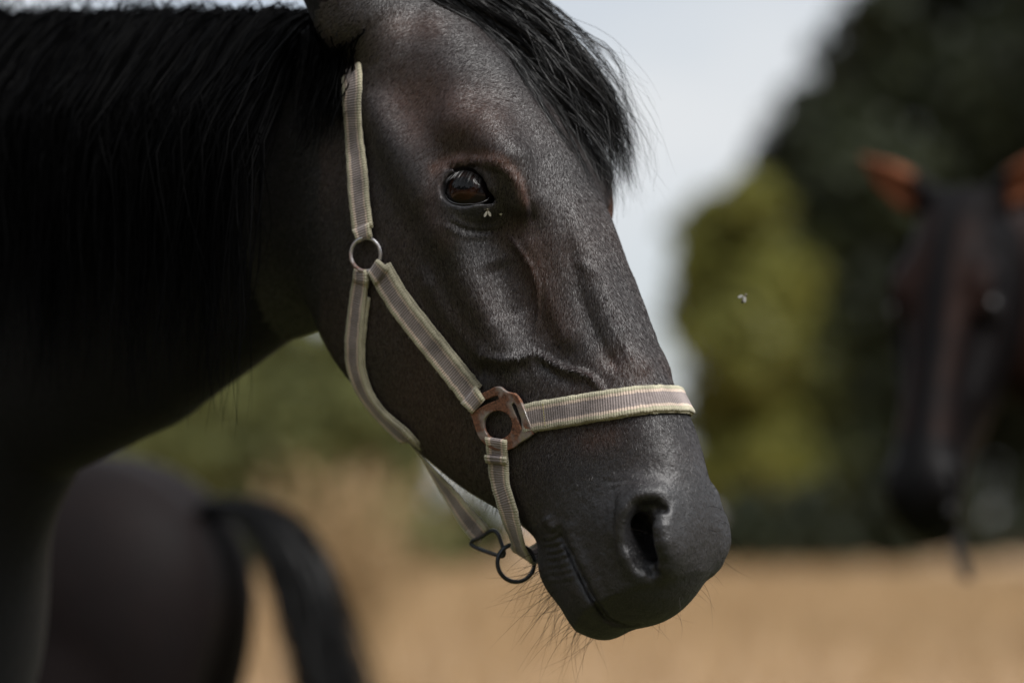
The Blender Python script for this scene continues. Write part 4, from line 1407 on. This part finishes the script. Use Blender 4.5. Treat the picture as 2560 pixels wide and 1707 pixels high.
l_, r_ = surf_rot(1217, 526, .15)
fly('fly', l_, r_, 'small pale-winged fly sitting on the lower eyelid of the horse', .42, 1.25)
l_, r_ = surf_rot(1249, 533, 1.3)
fly('fly', l_, r_, 'tiny fly beside the inner corner of the horse\'s eye', .2, .55)
wq = CAMP + np.array([(1866 - 1280) * K, 1, (HZ - 746) * K]) * 2.05
fly('fly', wq, (math.radians(70), .4, -1.2), 'small pale fly in flight in front of the green tree', 1.15, 1.6)

# ------------------------------------------------------------------ two other horses: the same sculpting, coarser, ears out to the sides
VOX, EARS = 0.006, 'side'
ov, oq = build_horse_mesh()
o_s, o_h = toSH(ov)
o_t = np.full(len(ov), .45)
o_t *= np.clip((ov[:, 2] - .55) / .3, 0.05, 1)
o_t = np.where((ov[:, 0] > -.25) & (ov[:, 2] > 1.0), .005 + .05 * np.clip((o_h - .05) / .05, 0, 1) * (np.abs(ov[:, 1]) > .02), o_t * .12)
o_t = np.where((o_s < -.09) & (ov[:, 0] > -.25) & (np.abs(ov[:, 1]) > .080), np.clip((np.abs(ov[:, 1]) - .072) / .03, 0, 1), o_t)
o_t *= np.where((ov[:, 0] > 0) & (o_s > .38), .12, 1)


def bend_neck(p, ang, x0=-.13, L=.55):
    """turn all that lies behind the head sideways, curving the neck"""
    if not ang:
        return p
    x = np.minimum(p[..., 0] - x0, 0)
    th = np.clip(-x / L, 0, 1) * ang
    xs = np.linspace(0, 3.0, 601)
    ths = np.clip(xs / L, 0, 1) * ang
    cx = np.concatenate([[0], np.cumsum(np.cos(ths[:-1]) * (xs[1] - xs[0]))])
    cy = np.concatenate([[0], np.cumsum(np.sin(ths[:-1]) * (xs[1] - xs[0]))])
    q = p.copy()
    ax_, ay_ = np.interp(-x, xs, cx), np.interp(-x, xs, cy)
    y = p[..., 1]
    behind = p[..., 0] < x0
    q[..., 0] = np.where(behind, x0 - ax_ + y * np.sin(th), p[..., 0])
    q[..., 1] = np.where(behind, ay_ * 1.0 + y * np.cos(th), y)
    return q


def other_horse(loc, rz, scale, mat, label, bend=0.0):
    e = empty('horse', loc, rz, label, 'horse')
    e.scale = (scale,) * 3
    b = mesh_object('body', bend_neck(ov * FLIP, bend), oq[:, ::-1].copy(), mat, e)
    set_attr(b.data, 'tint', 'FLOAT_COLOR', np.stack([o_t, np.clip((o_s - .36) / .04, 0, 1) * (ov[:, 0] > 0), o_t * 0, o_t * 0 + 1], 1))
    set_attr(b.data, 'hairco', 'FLOAT_VECTOR', ov * 250)
    for sd_ in (1, -1):
        v, q = sphere(EYE_R, 24, 16)
        ee = mesh_object('eye', v, q, M['eye'], e); ee.location = EYE * FLIP * np.array([1, sd_, 1])
    # tail: dock root, arching out and falling
    n_, k_ = 900, 14
    t_ = np.linspace(0, 1, k_)
    g_t = np.array([(-2.27, 0, 1.395), (-2.35, 0, 1.40), (-2.42, 0, 1.36), (-2.48, 0, 1.25), (-2.53, 0, 1.10), (-2.58, 0, .95), (-2.64, 0, .70), (-2.68, 0, .55)])
    dd = np.concatenate([[0], np.cumsum(np.linalg.norm(np.diff(g_t, axis=0), axis=1))])
    b_t = hermite(dd, g_t, np.linspace(0, dd[-1], k_))
    wid = np.interp(t_, [0, .1, .3, .6, 1], [.018, .026, .034, .042, .040])
    off = rng.normal(0, 1, (n_, 3)) * np.array([.8, .75, .3])
    en = rng.uniform(.55, 1, n_)
    pth = np.stack([np.stack([np.interp(t_ * x, t_, b_t[:, a]) for a in range(3)], 1) for x in en]) + off[:, None] * wid[None, :, None] + wavy(n_, k_, .008, 1.2)
    v, q = strand_mesh(pth, rng.uniform(.003, .006, n_))
    o = mesh_object('tail', bend_neck(v * FLIP, bend), q, M['hair'], e); o['kind'] = 'stuff'
    # mane
    n_ = 700
    x_ = rng.uniform(-1.0, -.16, n_)
    z_ = np.interp(x_, np.linspace(-1.1, -.1, 60), zt)
    p_ = np.stack([x_[:, None] + 0 * t_, rng.normal(0, .012, (n_, 1)) + .14 * np.minimum(t_ * 2, 1)[None], z_[:, None] + .012 * np.sin(np.minimum(t_ * 4, 1) * math.pi) - (rng.uniform(.15, .3, n_)[:, None]) * np.maximum(t_ - .06, 0)], 2)
    v, q = strand_mesh(p_ + wavy(n_, k_, .006, 1), rng.uniform(.004, .007, n_))
    o = mesh_object('mane', bend_neck(v * FLIP, bend), q, M['mane'], e); o['kind'] = 'stuff'
    return e


D2 = 4.18
x2 = (2325 - 1280) * K * D2
y2 = math.atan2(-D2, -x2) - math.radians(14)
h2 = other_horse((0, 0, 0), y2, 1.05, M['coat_bay'], 'bay horse with red-brown ears facing the camera, beyond the haltered horse', bend=math.radians(80))
f2 = np.array([math.cos(y2), math.sin(y2)])
h2.location = (x2 - f2[0] * .12, D2 - f2[1] * .12, 0)
D3 = 4.5
y3 = math.atan2(.42, -1)
f3 = np.array([math.cos(y3), math.sin(y3)])
h3 = other_horse((0, 0, 0), y3, .90, M['coat_dark'], 'dark horse turned away, its rump and tail showing below the haltered horse\'s neck')
bx3 = (590 - 1280) * K * D3
h3.location = (bx3 + f3[0] * 2.33 * .9, D3 + f3[1] * 2.33 * .9, 0)

# a strap end hanging under the second horse's chin
sx, sy = (2395 - 1280) * K * D2, D2
pts = [np.array([sx, sy, ZC + (HZ - v_) * K * D2]) for v_ in (1310, 1375, 1415, 1450)]
pts[2][0] += .008; pts[3][0] += .018
t_ = np.array(pts)
sv = []
for i, p in enumerate(t_):
    w_ = .010
    for dx, dy in ((-w_, -.002), (w_, -.002), (w_, .002), (-w_, .002)):
        sv.append(p + [dx, dy, 0])
sf = [[i * 4 + j, i * 4 + (j + 1) % 4, (i + 1) * 4 + (j + 1) % 4, (i + 1) * 4 + j] for i in range(3) for j in range(4)] + [[0, 1, 2, 3], [12, 13, 14, 15]]
M['dark_strap'] = simple_mat('dark_leather', (0.015, 0.012, 0.012), .6)
so = mesh_object('strap_end', np.array(sv), sf, M['dark_strap'], h2.parent, smooth=False)
so['label'] = 'short dark strap end hanging below the chin of the bay horse'
so['category'] = 'strap'

# ------------------------------------------------------------------ ground, grass, trees
def ground_mat():
    m, nt, b = new_mat('dry_meadow')
    N, L = nt.nodes, nt.links
    tc = N.new('ShaderNodeTexCoord')
    n1 = N.new('ShaderNodeTexNoise'); n1.inputs['Scale'].default_value = .16; n1.inputs['Detail'].default_value = 4
    n2 = N.new('ShaderNodeTexNoise'); n2.inputs['Scale'].default_value = 9; n2.inputs['Detail'].default_value = 6
    L.new(tc.outputs['Object'], n1.inputs['Vector']); L.new(tc.outputs['Object'], n2.inputs['Vector'])
    r1 = N.new('ShaderNodeValToRGB')
    r1.color_ramp.elements[0].position = .32; r1.color_ramp.elements[0].color = (0.16, 0.095, 0.045, 1)
    r1.color_ramp.elements[1].position = .62; r1.color_ramp.elements[1].color = (0.43, 0.30, 0.19, 1)
    e = r1.color_ramp.elements.new(.47); e.color = (0.36, 0.245, 0.15, 1)
    L.new(n1.outputs['Fac'], r1.inputs['Fac'])
    mr = N.new('ShaderNodeMapRange'); mr.inputs['To Min'].default_value = .6; mr.inputs['To Max'].default_value = 1.4
    L.new(n2.outputs['Fac'], mr.inputs['Value'])
    sc_n = N.new('ShaderNodeVectorMath'); sc_n.operation = 'SCALE'
    L.new(r1.outputs['Color'], sc_n.inputs[0]); L.new(mr.outputs['Result'], sc_n.inputs['Scale'])
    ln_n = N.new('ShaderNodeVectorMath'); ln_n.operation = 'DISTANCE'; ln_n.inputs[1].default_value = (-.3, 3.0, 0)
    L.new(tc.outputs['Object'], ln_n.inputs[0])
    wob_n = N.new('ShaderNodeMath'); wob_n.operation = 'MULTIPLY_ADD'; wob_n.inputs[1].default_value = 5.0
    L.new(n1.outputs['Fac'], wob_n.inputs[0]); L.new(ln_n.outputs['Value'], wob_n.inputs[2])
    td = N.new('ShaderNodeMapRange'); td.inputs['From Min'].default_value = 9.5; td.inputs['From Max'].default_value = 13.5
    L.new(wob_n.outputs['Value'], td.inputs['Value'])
    low_bounce = N.new('ShaderNodeMixRGB'); low_bounce.inputs['Color1'].default_value = (0.045, 0.050, 0.018, 1); low_bounce.inputs['Color2'].default_value = (0.090, 0.085, 0.036, 1)  # unseen ground round the horses is darkened to cut its warm bounce light
    L.new(n2.outputs['Fac'], low_bounce.inputs['Fac'])
    gm = N.new('ShaderNodeMixRGB'); L.new(td.outputs['Result'], gm.inputs['Fac']); L.new(low_bounce.outputs['Color'], gm.inputs['Color1']); L.new(sc_n.outputs['Vector'], gm.inputs['Color2'])
    L.new(gm.outputs['Color'], b.inputs['Base Color'])
    b.inputs['Roughness'].default_value = .95; b.inputs['Specular IOR Level'].default_value = .1
    return m


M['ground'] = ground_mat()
gn = 90
gx_ = np.linspace(-1, 1, gn); gx_ = np.sign(gx_) * np.abs(gx_) ** 3 * 1500
gv = np.stack(np.meshgrid(gx_, gx_ + 0, indexing='ij'), 2).reshape(-1, 2)
gz_ = .03 * np.sin(gv[:, 0] * .9) * np.sin(gv[:, 1] * .7) * (np.hypot(gv[:, 0], gv[:, 1]) > 7)
gv = np.column_stack([gv, gz_])
i, j = np.meshgrid(np.arange(gn - 1), np.arange(gn - 1), indexing='ij')
gq = np.stack([i * gn + j, (i + 1) * gn + j, (i + 1) * gn + j + 1, i * gn + j + 1], 2).reshape(-1, 4)
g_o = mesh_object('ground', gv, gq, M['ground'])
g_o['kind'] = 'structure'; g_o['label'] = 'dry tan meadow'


def leaf_mat(name, c0, c1, trans=.4):
    m, nt, b = new_mat(name)
    N, L = nt.nodes, nt.links
    at = N.new('ShaderNodeAttribute'); at.attribute_name = 'shade'
    mx = N.new('ShaderNodeMixRGB'); mx.inputs['Color1'].default_value = (*c0, 1); mx.inputs['Color2'].default_value = (*c1, 1)
    L.new(at.outputs['Fac'], mx.inputs['Fac']); L.new(mx.outputs['Color'], b.inputs['Base Color'])
    b.inputs['Roughness'].default_value = .55; b.inputs['Specular IOR Level'].default_value = .3
    tr = N.new('ShaderNodeBsdfTranslucent'); L.new(mx.outputs['Color'], tr.inputs['Color'])
    ms = N.new('ShaderNodeMixShader'); ms.inputs['Fac'].default_value = trans
    out = [x for x in N if x.type == 'OUTPUT_MATERIAL'][0]
    L.new(b.outputs['BSDF'], ms.inputs[1]); L.new(tr.outputs['BSDF'], ms.inputs[2]); L.new(ms.outputs['Shader'], out.inputs['Surface'])
    return m


def float_attr(me, name, data, dom='POINT'):
    at = me.attributes.new(name, 'FLOAT', dom); at.data.foreach_set('value', np.asarray(data, np.float32))


M['leaf_olive'] = leaf_mat('olive_leaves', (0.12, 0.122, 0.024), (0.24, 0.235, 0.05))
M['leaf_dark'] = leaf_mat('dark_leaves', (0.010, 0.014, 0.005), (0.026, 0.034, 0.010), .12)
M['leaf_mid'] = leaf_mat('mid_green_leaves', (0.040, 0.046, 0.012), (0.085, 0.09, 0.022), .3)
M['leaf_grey'] = leaf_mat('grey_green_leaves', (0.11, 0.12, 0.040), (0.24, 0.25, 0.095))
M['straw'] = leaf_mat('straw', (0.30, 0.20, 0.10), (0.52, 0.37, 0.21), .3)
M['bark'] = simple_mat('bark', (0.06, 0.045, 0.035), .9, var=.5, scale=8, bump=.6)


def leaves(centres, radii, n, size):
    """leaf-sized faces spread through clumps, thinner at the rim"""
    centres, radii = np.array(centres), np.array(radii)
    w = radii ** 2; w /= w.sum()
    ci = rng.choice(len(centres), n, p=w)
    d = rng.normal(size=(n, 3)); d /= np.linalg.norm(d, axis=1, keepdims=True)
    r = rng.random(n) ** .45
    lump = 1 + .25 * np.sin(d[:, 0] * 5 + ci) * np.sin(d[:, 2] * 6 + ci * 2)
    p = centres[ci] + d * (r * radii[ci] * lump)[:, None]
    nrm_ = d + rng.normal(0, .7, (n, 3)); nrm_ /= np.linalg.norm(nrm_, axis=1, keepdims=True)
    a = np.cross(nrm_, rng.normal(size=(n, 3))); a /= np.linalg.norm(a, axis=1, keepdims=True)
    b = np.cross(nrm_, a)
    s = size * rng.uniform(.6, 1.4, n)[:, None]
    v = np.stack([p - a * s * .5, p - b * s * .28, p + a * s * .5, p + b * s * .28], 1).reshape(-1, 3)
    q = np.arange(n * 4).reshape(-1, 4)
    sh = np.repeat(np.clip(rng.random(n) * .8 + .2 * np.sin(ci * 1.7), 0, 1), 4)
    return v, q, sh


def tree(name, label, base, blobs, mat, n, size, trunk_r=.18, cat='tree', group=None):
    base = np.array(base, float)
    e = empty(name, base, 0, label, cat, group)
    cs_ = np.array([b[0] for b in blobs]); rs_ = np.array([b[1] for b in blobs])
    v, q, sh = leaves(cs_ - base, rs_, n, size)
    o = mesh_object('crown', v, q, mat, e, smooth=False)
    float_attr(o.data, 'shade', sh)
    o['kind'] = 'stuff'
    # trunk with limbs reaching into the clumps
    parts_v, parts_f = [], []
    def limb(pts, r0, r1):
        pts = np.array(pts); m_ = len(pts); k_ = 7
        t = np.gradient(pts, axis=0); t /= np.linalg.norm(t, axis=1, keepdims=True)
        a = np.cross(t, [.3, 1, .1]); a /= np.linalg.norm(a, axis=1, keepdims=True); b = np.cross(t, a)
        an = np.linspace(0, 6.283, k_, endpoint=False); rr = np.linspace(r0, r1, m_)
        vv = pts[:, None] + (a[:, None] * np.cos(an)[None, :, None] + b[:, None] * np.sin(an)[None, :, None]) * rr[:, None, None]
        b0 = sum(len(x) for x in parts_v)
        parts_v.append(vv.reshape(-1, 3))
        for i in range(m_ - 1):
            for j in range(k_):
                parts_f.append([b0 + i * k_ + j, b0 + i * k_ + (j + 1) % k_, b0 + (i + 1) * k_ + (j + 1) % k_, b0 + (i + 1) * k_ + j])
    topc = cs_.mean(0) - base
    t5 = np.linspace(0, 1, 6)[:, None]
    stem = topc * t5 + np.array([1, 1, 0]) * rng.normal(0, .04 * topc[2], (6, 3)) * (t5 > 0)
    limb(stem, trunk_r, trunk_r * .4)
    for c_ in cs_ - base:
        f_ = rng.uniform(.35, .8)
        s0 = np.array([np.interp(f_, t5[:, 0], stem[:, a]) for a in range(3)])
        mid = (s0 + c_) / 2 + rng.normal(0, .05 * topc[2], 3)
        limb([s0, mid, c_], trunk_r * .35, trunk_r * .1)
    mesh_object('trunk', np.concatenate(parts_v), parts_f, M['bark'], e)
    return e


def W(u, v, d):
    return CAMP + np.array([(u - 1280) * K, 1, (HZ - v) * K]) * d


def px_tree(name, label, d, pix, mat, n, size, base_u, trunk_r=.2, group=None, cat='tree'):
    blobs = [(W(u, v, d) + np.array([0, rng.uniform(-.6, .6) * r * K * d, 0]), r * K * d) for u, v, r in pix]
    b = W(base_u, HZ, d); b[2] = 0
    return tree(name, label, b, blobs, mat, n, size, trunk_r, cat, group)


px_tree('broadleaf_tree', 'sunlit olive green tree at the edge of the dark trees', 74,
        [(1800, 600, 120), (1765, 780, 105), (1850, 880, 150), (1800, 1030, 120), (1880, 520, 90), (1900, 1160, 140), (1780, 1190, 90), (1730, 680, 60), (1930, 720, 120)],
        M['leaf_olive'], 9000, .55, 1850, .35)
px_tree('broadleaf_tree', 'tall dark tree with a ragged crown beside the olive green tree', 80,
        [(2060, 330, 130), (2150, 520, 200), (2120, 760, 220), (2040, 980, 170), (2160, 190, 120), (2000, 470, 100), (1930, 390, 60), (2060, 1180, 160), (2230, 1000, 220), (2180, 40, 90), (1985, 250, 38), (2050, 130, 36), (1890, 455, 45), (2100, 60, 30), (1960, 330, 45)],
        M['leaf_dark'], 15000, .6, 2120, .45)
px_tree('broadleaf_tree', 'mid green tree rising between the olive tree and the ragged dark tree', 77,
        [(1960, 800, 110), (1990, 960, 120), (1950, 1100, 110), (2030, 1180, 110), (1930, 640, 80), (2010, 660, 90)], M['leaf_mid'], 7000, .5, 1975, .3)
px_tree('broadleaf_tree', 'tallest dark tree standing behind the bay horse', 84,
        [(2330, 60, 200), (2420, 330, 260), (2480, 640, 280), (2400, 900, 260), (2560, 150, 260), (2600, 480, 260), (2280, 250, 150), (2350, 1130, 200), (2560, 1050, 240), (2300, -150, 180), (2500, -150, 260)],
        M['leaf_dark'], 18000, .6, 2440, .5)
for i_, (u0, lab) in enumerate([(1690, 'low dark shrub at the outer foot of the olive green tree'), (1840, 'dark shrub under the olive green tree'), (2010, 'dark shrub between the olive tree and the tall dark tree'),
                                (2190, 'dark shrub at the foot of the ragged dark tree'), (2380, 'dark shrub behind the bay horse\'s muzzle'), (2570, 'dark shrub behind the bay horse\'s neck')]):
    d_ = (60, 52, 55, 60, 66, 72)[i_]
    gv_ = HZ + ZC / (K * d_)
    px_tree('shrub', lab, d_, [(u0 + a + rng.uniform(-20, 20), gv_ - b, c) for a, b, c in ((0, 80, 80), (-75, 50, 55), (75, 55, 60), (20, 150, 75))] if u0 > 1700 else [(u0, gv_ - 55, 60), (u0 + 40, gv_ - 60, 60), (u0 - 30, gv_ - 30, 40)],
            M['leaf_dark'], 2600, .3, u0, .06, cat='shrub')
for i_, (u0, d_) in enumerate([(2850, 78), (3250, 90), (3700, 84), (4200, 95)]):
    px_tree('broadleaf_tree', 'dark tree farther along the tree line to the right of the bay horse', d_,
            [(u0 + rng.uniform(-160, 160), v_ + rng.uniform(-60, 60), rng.uniform(170, 260)) for v_ in (50, 250, 450, 650, 850, 1050, 1150)], M['leaf_dark'], 7000, .7, u0, .45,
            'dark trees beyond the frame')
for i_, (u0, d_, lab) in enumerate([(420, 66, 'pale green tree behind the dark rump'), (690, 72, 'green tree between the dark rump and the horse\'s jaw'), (900, 64, 'green tree seen under the jaw strap')]):
    px_tree('field_tree', lab, d_,
            [(u0 + a, b, c) for a, b, c in ((0, 1040, 110), (-90, 1130, 110), (90, 1150, 110), (-30, 1250, 110), (60, 960, 80), (-60, 900, 90), (20, 820, 80), (110, 1270, 80), (135, 1010, 85), (140, 900, 75), (-140, 1000, 80))], M['leaf_grey'], 6500, .5, u0, .25)
for i_, (u0, d_) in enumerate([(100, 75), (-300, 70), (-700, 80), (-1150, 72), (-1600, 85)]):
    px_tree('field_tree', 'green tree of the far hedge line, hidden behind the horse\'s neck', d_,
            [(u0 + rng.uniform(-130, 130), v_, rng.uniform(110, 180)) for v_ in (800, 900, 1000, 1100, 1200, 1250)], M['leaf_olive'], 4000, .6, u0, .25, 'far hedge trees')
# low bushes along the far side of the meadow
for i_, (u0, d_, w_, lab) in enumerate([(380, 42, 110, 'low green bush at the meadow edge below the pale tree'), (640, 46, 100, 'low green bush behind the dark tail'), (1000, 48, 95, 'low olive bush beside the tall dry grass'),
                                        (1170, 60, 60, 'low olive bush behind the hanging halter ring')]):
    px_tree('bush', lab, d_, [(u0 + a, HZ + ZC / (K * d_) - b, c) for a, b, c in ((0, 130, 90), (-w_, 90, 80), (w_, 85, 80), (0, 45, 85))],
            M['leaf_mid'] if i_ % 2 else M['leaf_grey'], 3000, .25, u0, .05, cat='bush')

# unseen screen of leaves added behind the camera to cut the sky fill
n = 26000
an_ = rng.uniform(math.radians(115), math.radians(330), n)            # clockwise from the view direction
dist_ = rng.uniform(19, 25, n)
top_ = 9.5 + 2.2 * np.sin(an_ * 9) + 1.3 * np.sin(an_ * 23)
pc = np.stack([dist_ * np.sin(an_), dist_ * np.cos(an_), top_ * rng.random(n) ** .7], 1)
a_ = rng.normal(size=(n, 3)); a_ /= np.linalg.norm(a_, axis=1, keepdims=True)
b_ = np.cross(a_, rng.normal(size=(n, 3))); b_ /= np.linalg.norm(b_, axis=1, keepdims=True)
s_ = rng.uniform(.35, .8, n)[:, None]
v = np.stack([pc - a_ * s_ * .5, pc - b_ * s_ * .3, pc + a_ * s_ * .5, pc + b_ * s_ * .3], 1).reshape(-1, 3)
o = mesh_object('unseen_wood', v, np.arange(n * 4).reshape(-1, 4), M['leaf_dark'], None, smooth=False)
float_attr(o.data, 'shade', np.repeat(rng.random(n), 4))
o['kind'] = 'stuff'; o['label'] = 'unseen dark leaf screen added behind the camera to cut sky fill'; o['category'] = 'unseen_wood'

# tall dry grass: clumps of stalks with plumes
def grass_clump(loc, n, hgt, spread, label):
    k_ = 7
    t_ = np.linspace(0, 1, k_)
    b = rng.normal(0, spread, (n, 2))
    h_ = hgt * rng.uniform(.55, 1.0, n)
    lean = rng.normal(0, .16, (n, 2)) * h_[:, None]
    pth = np.stack([b[:, :1] + lean[:, :1] * t_ ** 2, b[:, 1:] + lean[:, 1:] * t_ ** 2, h_[:, None] * t_], 2)
    v, q = strand_mesh(pth, rng.uniform(.006, .012, n))
    pv_, pq_ = [], []
    for i in range(n):
        tip = pth[i, -1]; dr = pth[i, -1] - pth[i, -3]; dr = dr / np.linalg.norm(dr)
        m_ = 8
        bb = tip - dr * rng.uniform(0, .22, m_)[:, None] * h_[i] / 1.3
        dd = dr * .6 + rng.normal(0, .4, (m_, 3))
        pp = np.stack([bb, bb + dd * .03, bb + dd * .07], 1)
        a_, b_ = strand_mesh(pp, np.full(m_, .018))
        pq_.append(b_ + len(v) + sum(len(x) for x in pv_)); pv_.append(a_)
    v = np.concatenate([v] + pv_); q = np.concatenate([q] + pq_)
    o = mesh_object('tall_grass', v, q, M['straw'], None, smooth=False)
    float_attr(o.data, 'shade', rng.random(len(v)))
    o.location = loc
    o['label'] = label; o['category'] = 'grass clump'
    return o


for u_, d_, n_, h_, s_, lab in [(862, 11.5, 200, 1.52, .05, 'tall dry grass clump between the dark tail and the halter ring'), (925, 13.0, 60, 1.25, .05, 'shorter dry grass clump just right of the tallest one'),
                                (790, 15.0, 40, 1.15, .06, 'dry grass clump behind the hanging tail')]:
    w_ = W(u_, HZ, d_); w_[2] = 0
    grass_clump(w_, n_, h_, s_, lab)

# short meadow grass
n = 60000
rr = 10 + (rng.random(n) ** .6) * 40
aa = rng.uniform(-.55, .55, n)
gx2, gy2 = rr * np.sin(aa), rr * np.cos(aa)
b = np.stack([gx2, gy2, np.zeros(n)], 1)
h_ = rng.uniform(.12, .38, n)
ln_ = rng.normal(0, .10, (n, 2))
sd2 = rng.normal(size=(n, 2)); sd2 /= np.linalg.norm(sd2, axis=1, keepdims=True)
wv_ = np.column_stack([sd2 * .006, np.zeros(n)]) * (1 + rr / 12)[:, None]
tip = b + np.column_stack([ln_, h_])
v = np.stack([b - wv_, b + wv_, tip], 1).reshape(-1, 3)
o = mesh_object('meadow_grass', v, np.arange(n * 3).reshape(-1, 3), M['straw'], None, smooth=False)
float_attr(o.data, 'shade', np.repeat(rng.random(n), 3))
o['kind'] = 'stuff'; o['label'] = 'dry tan meadow grass'; o['category'] = 'grass'
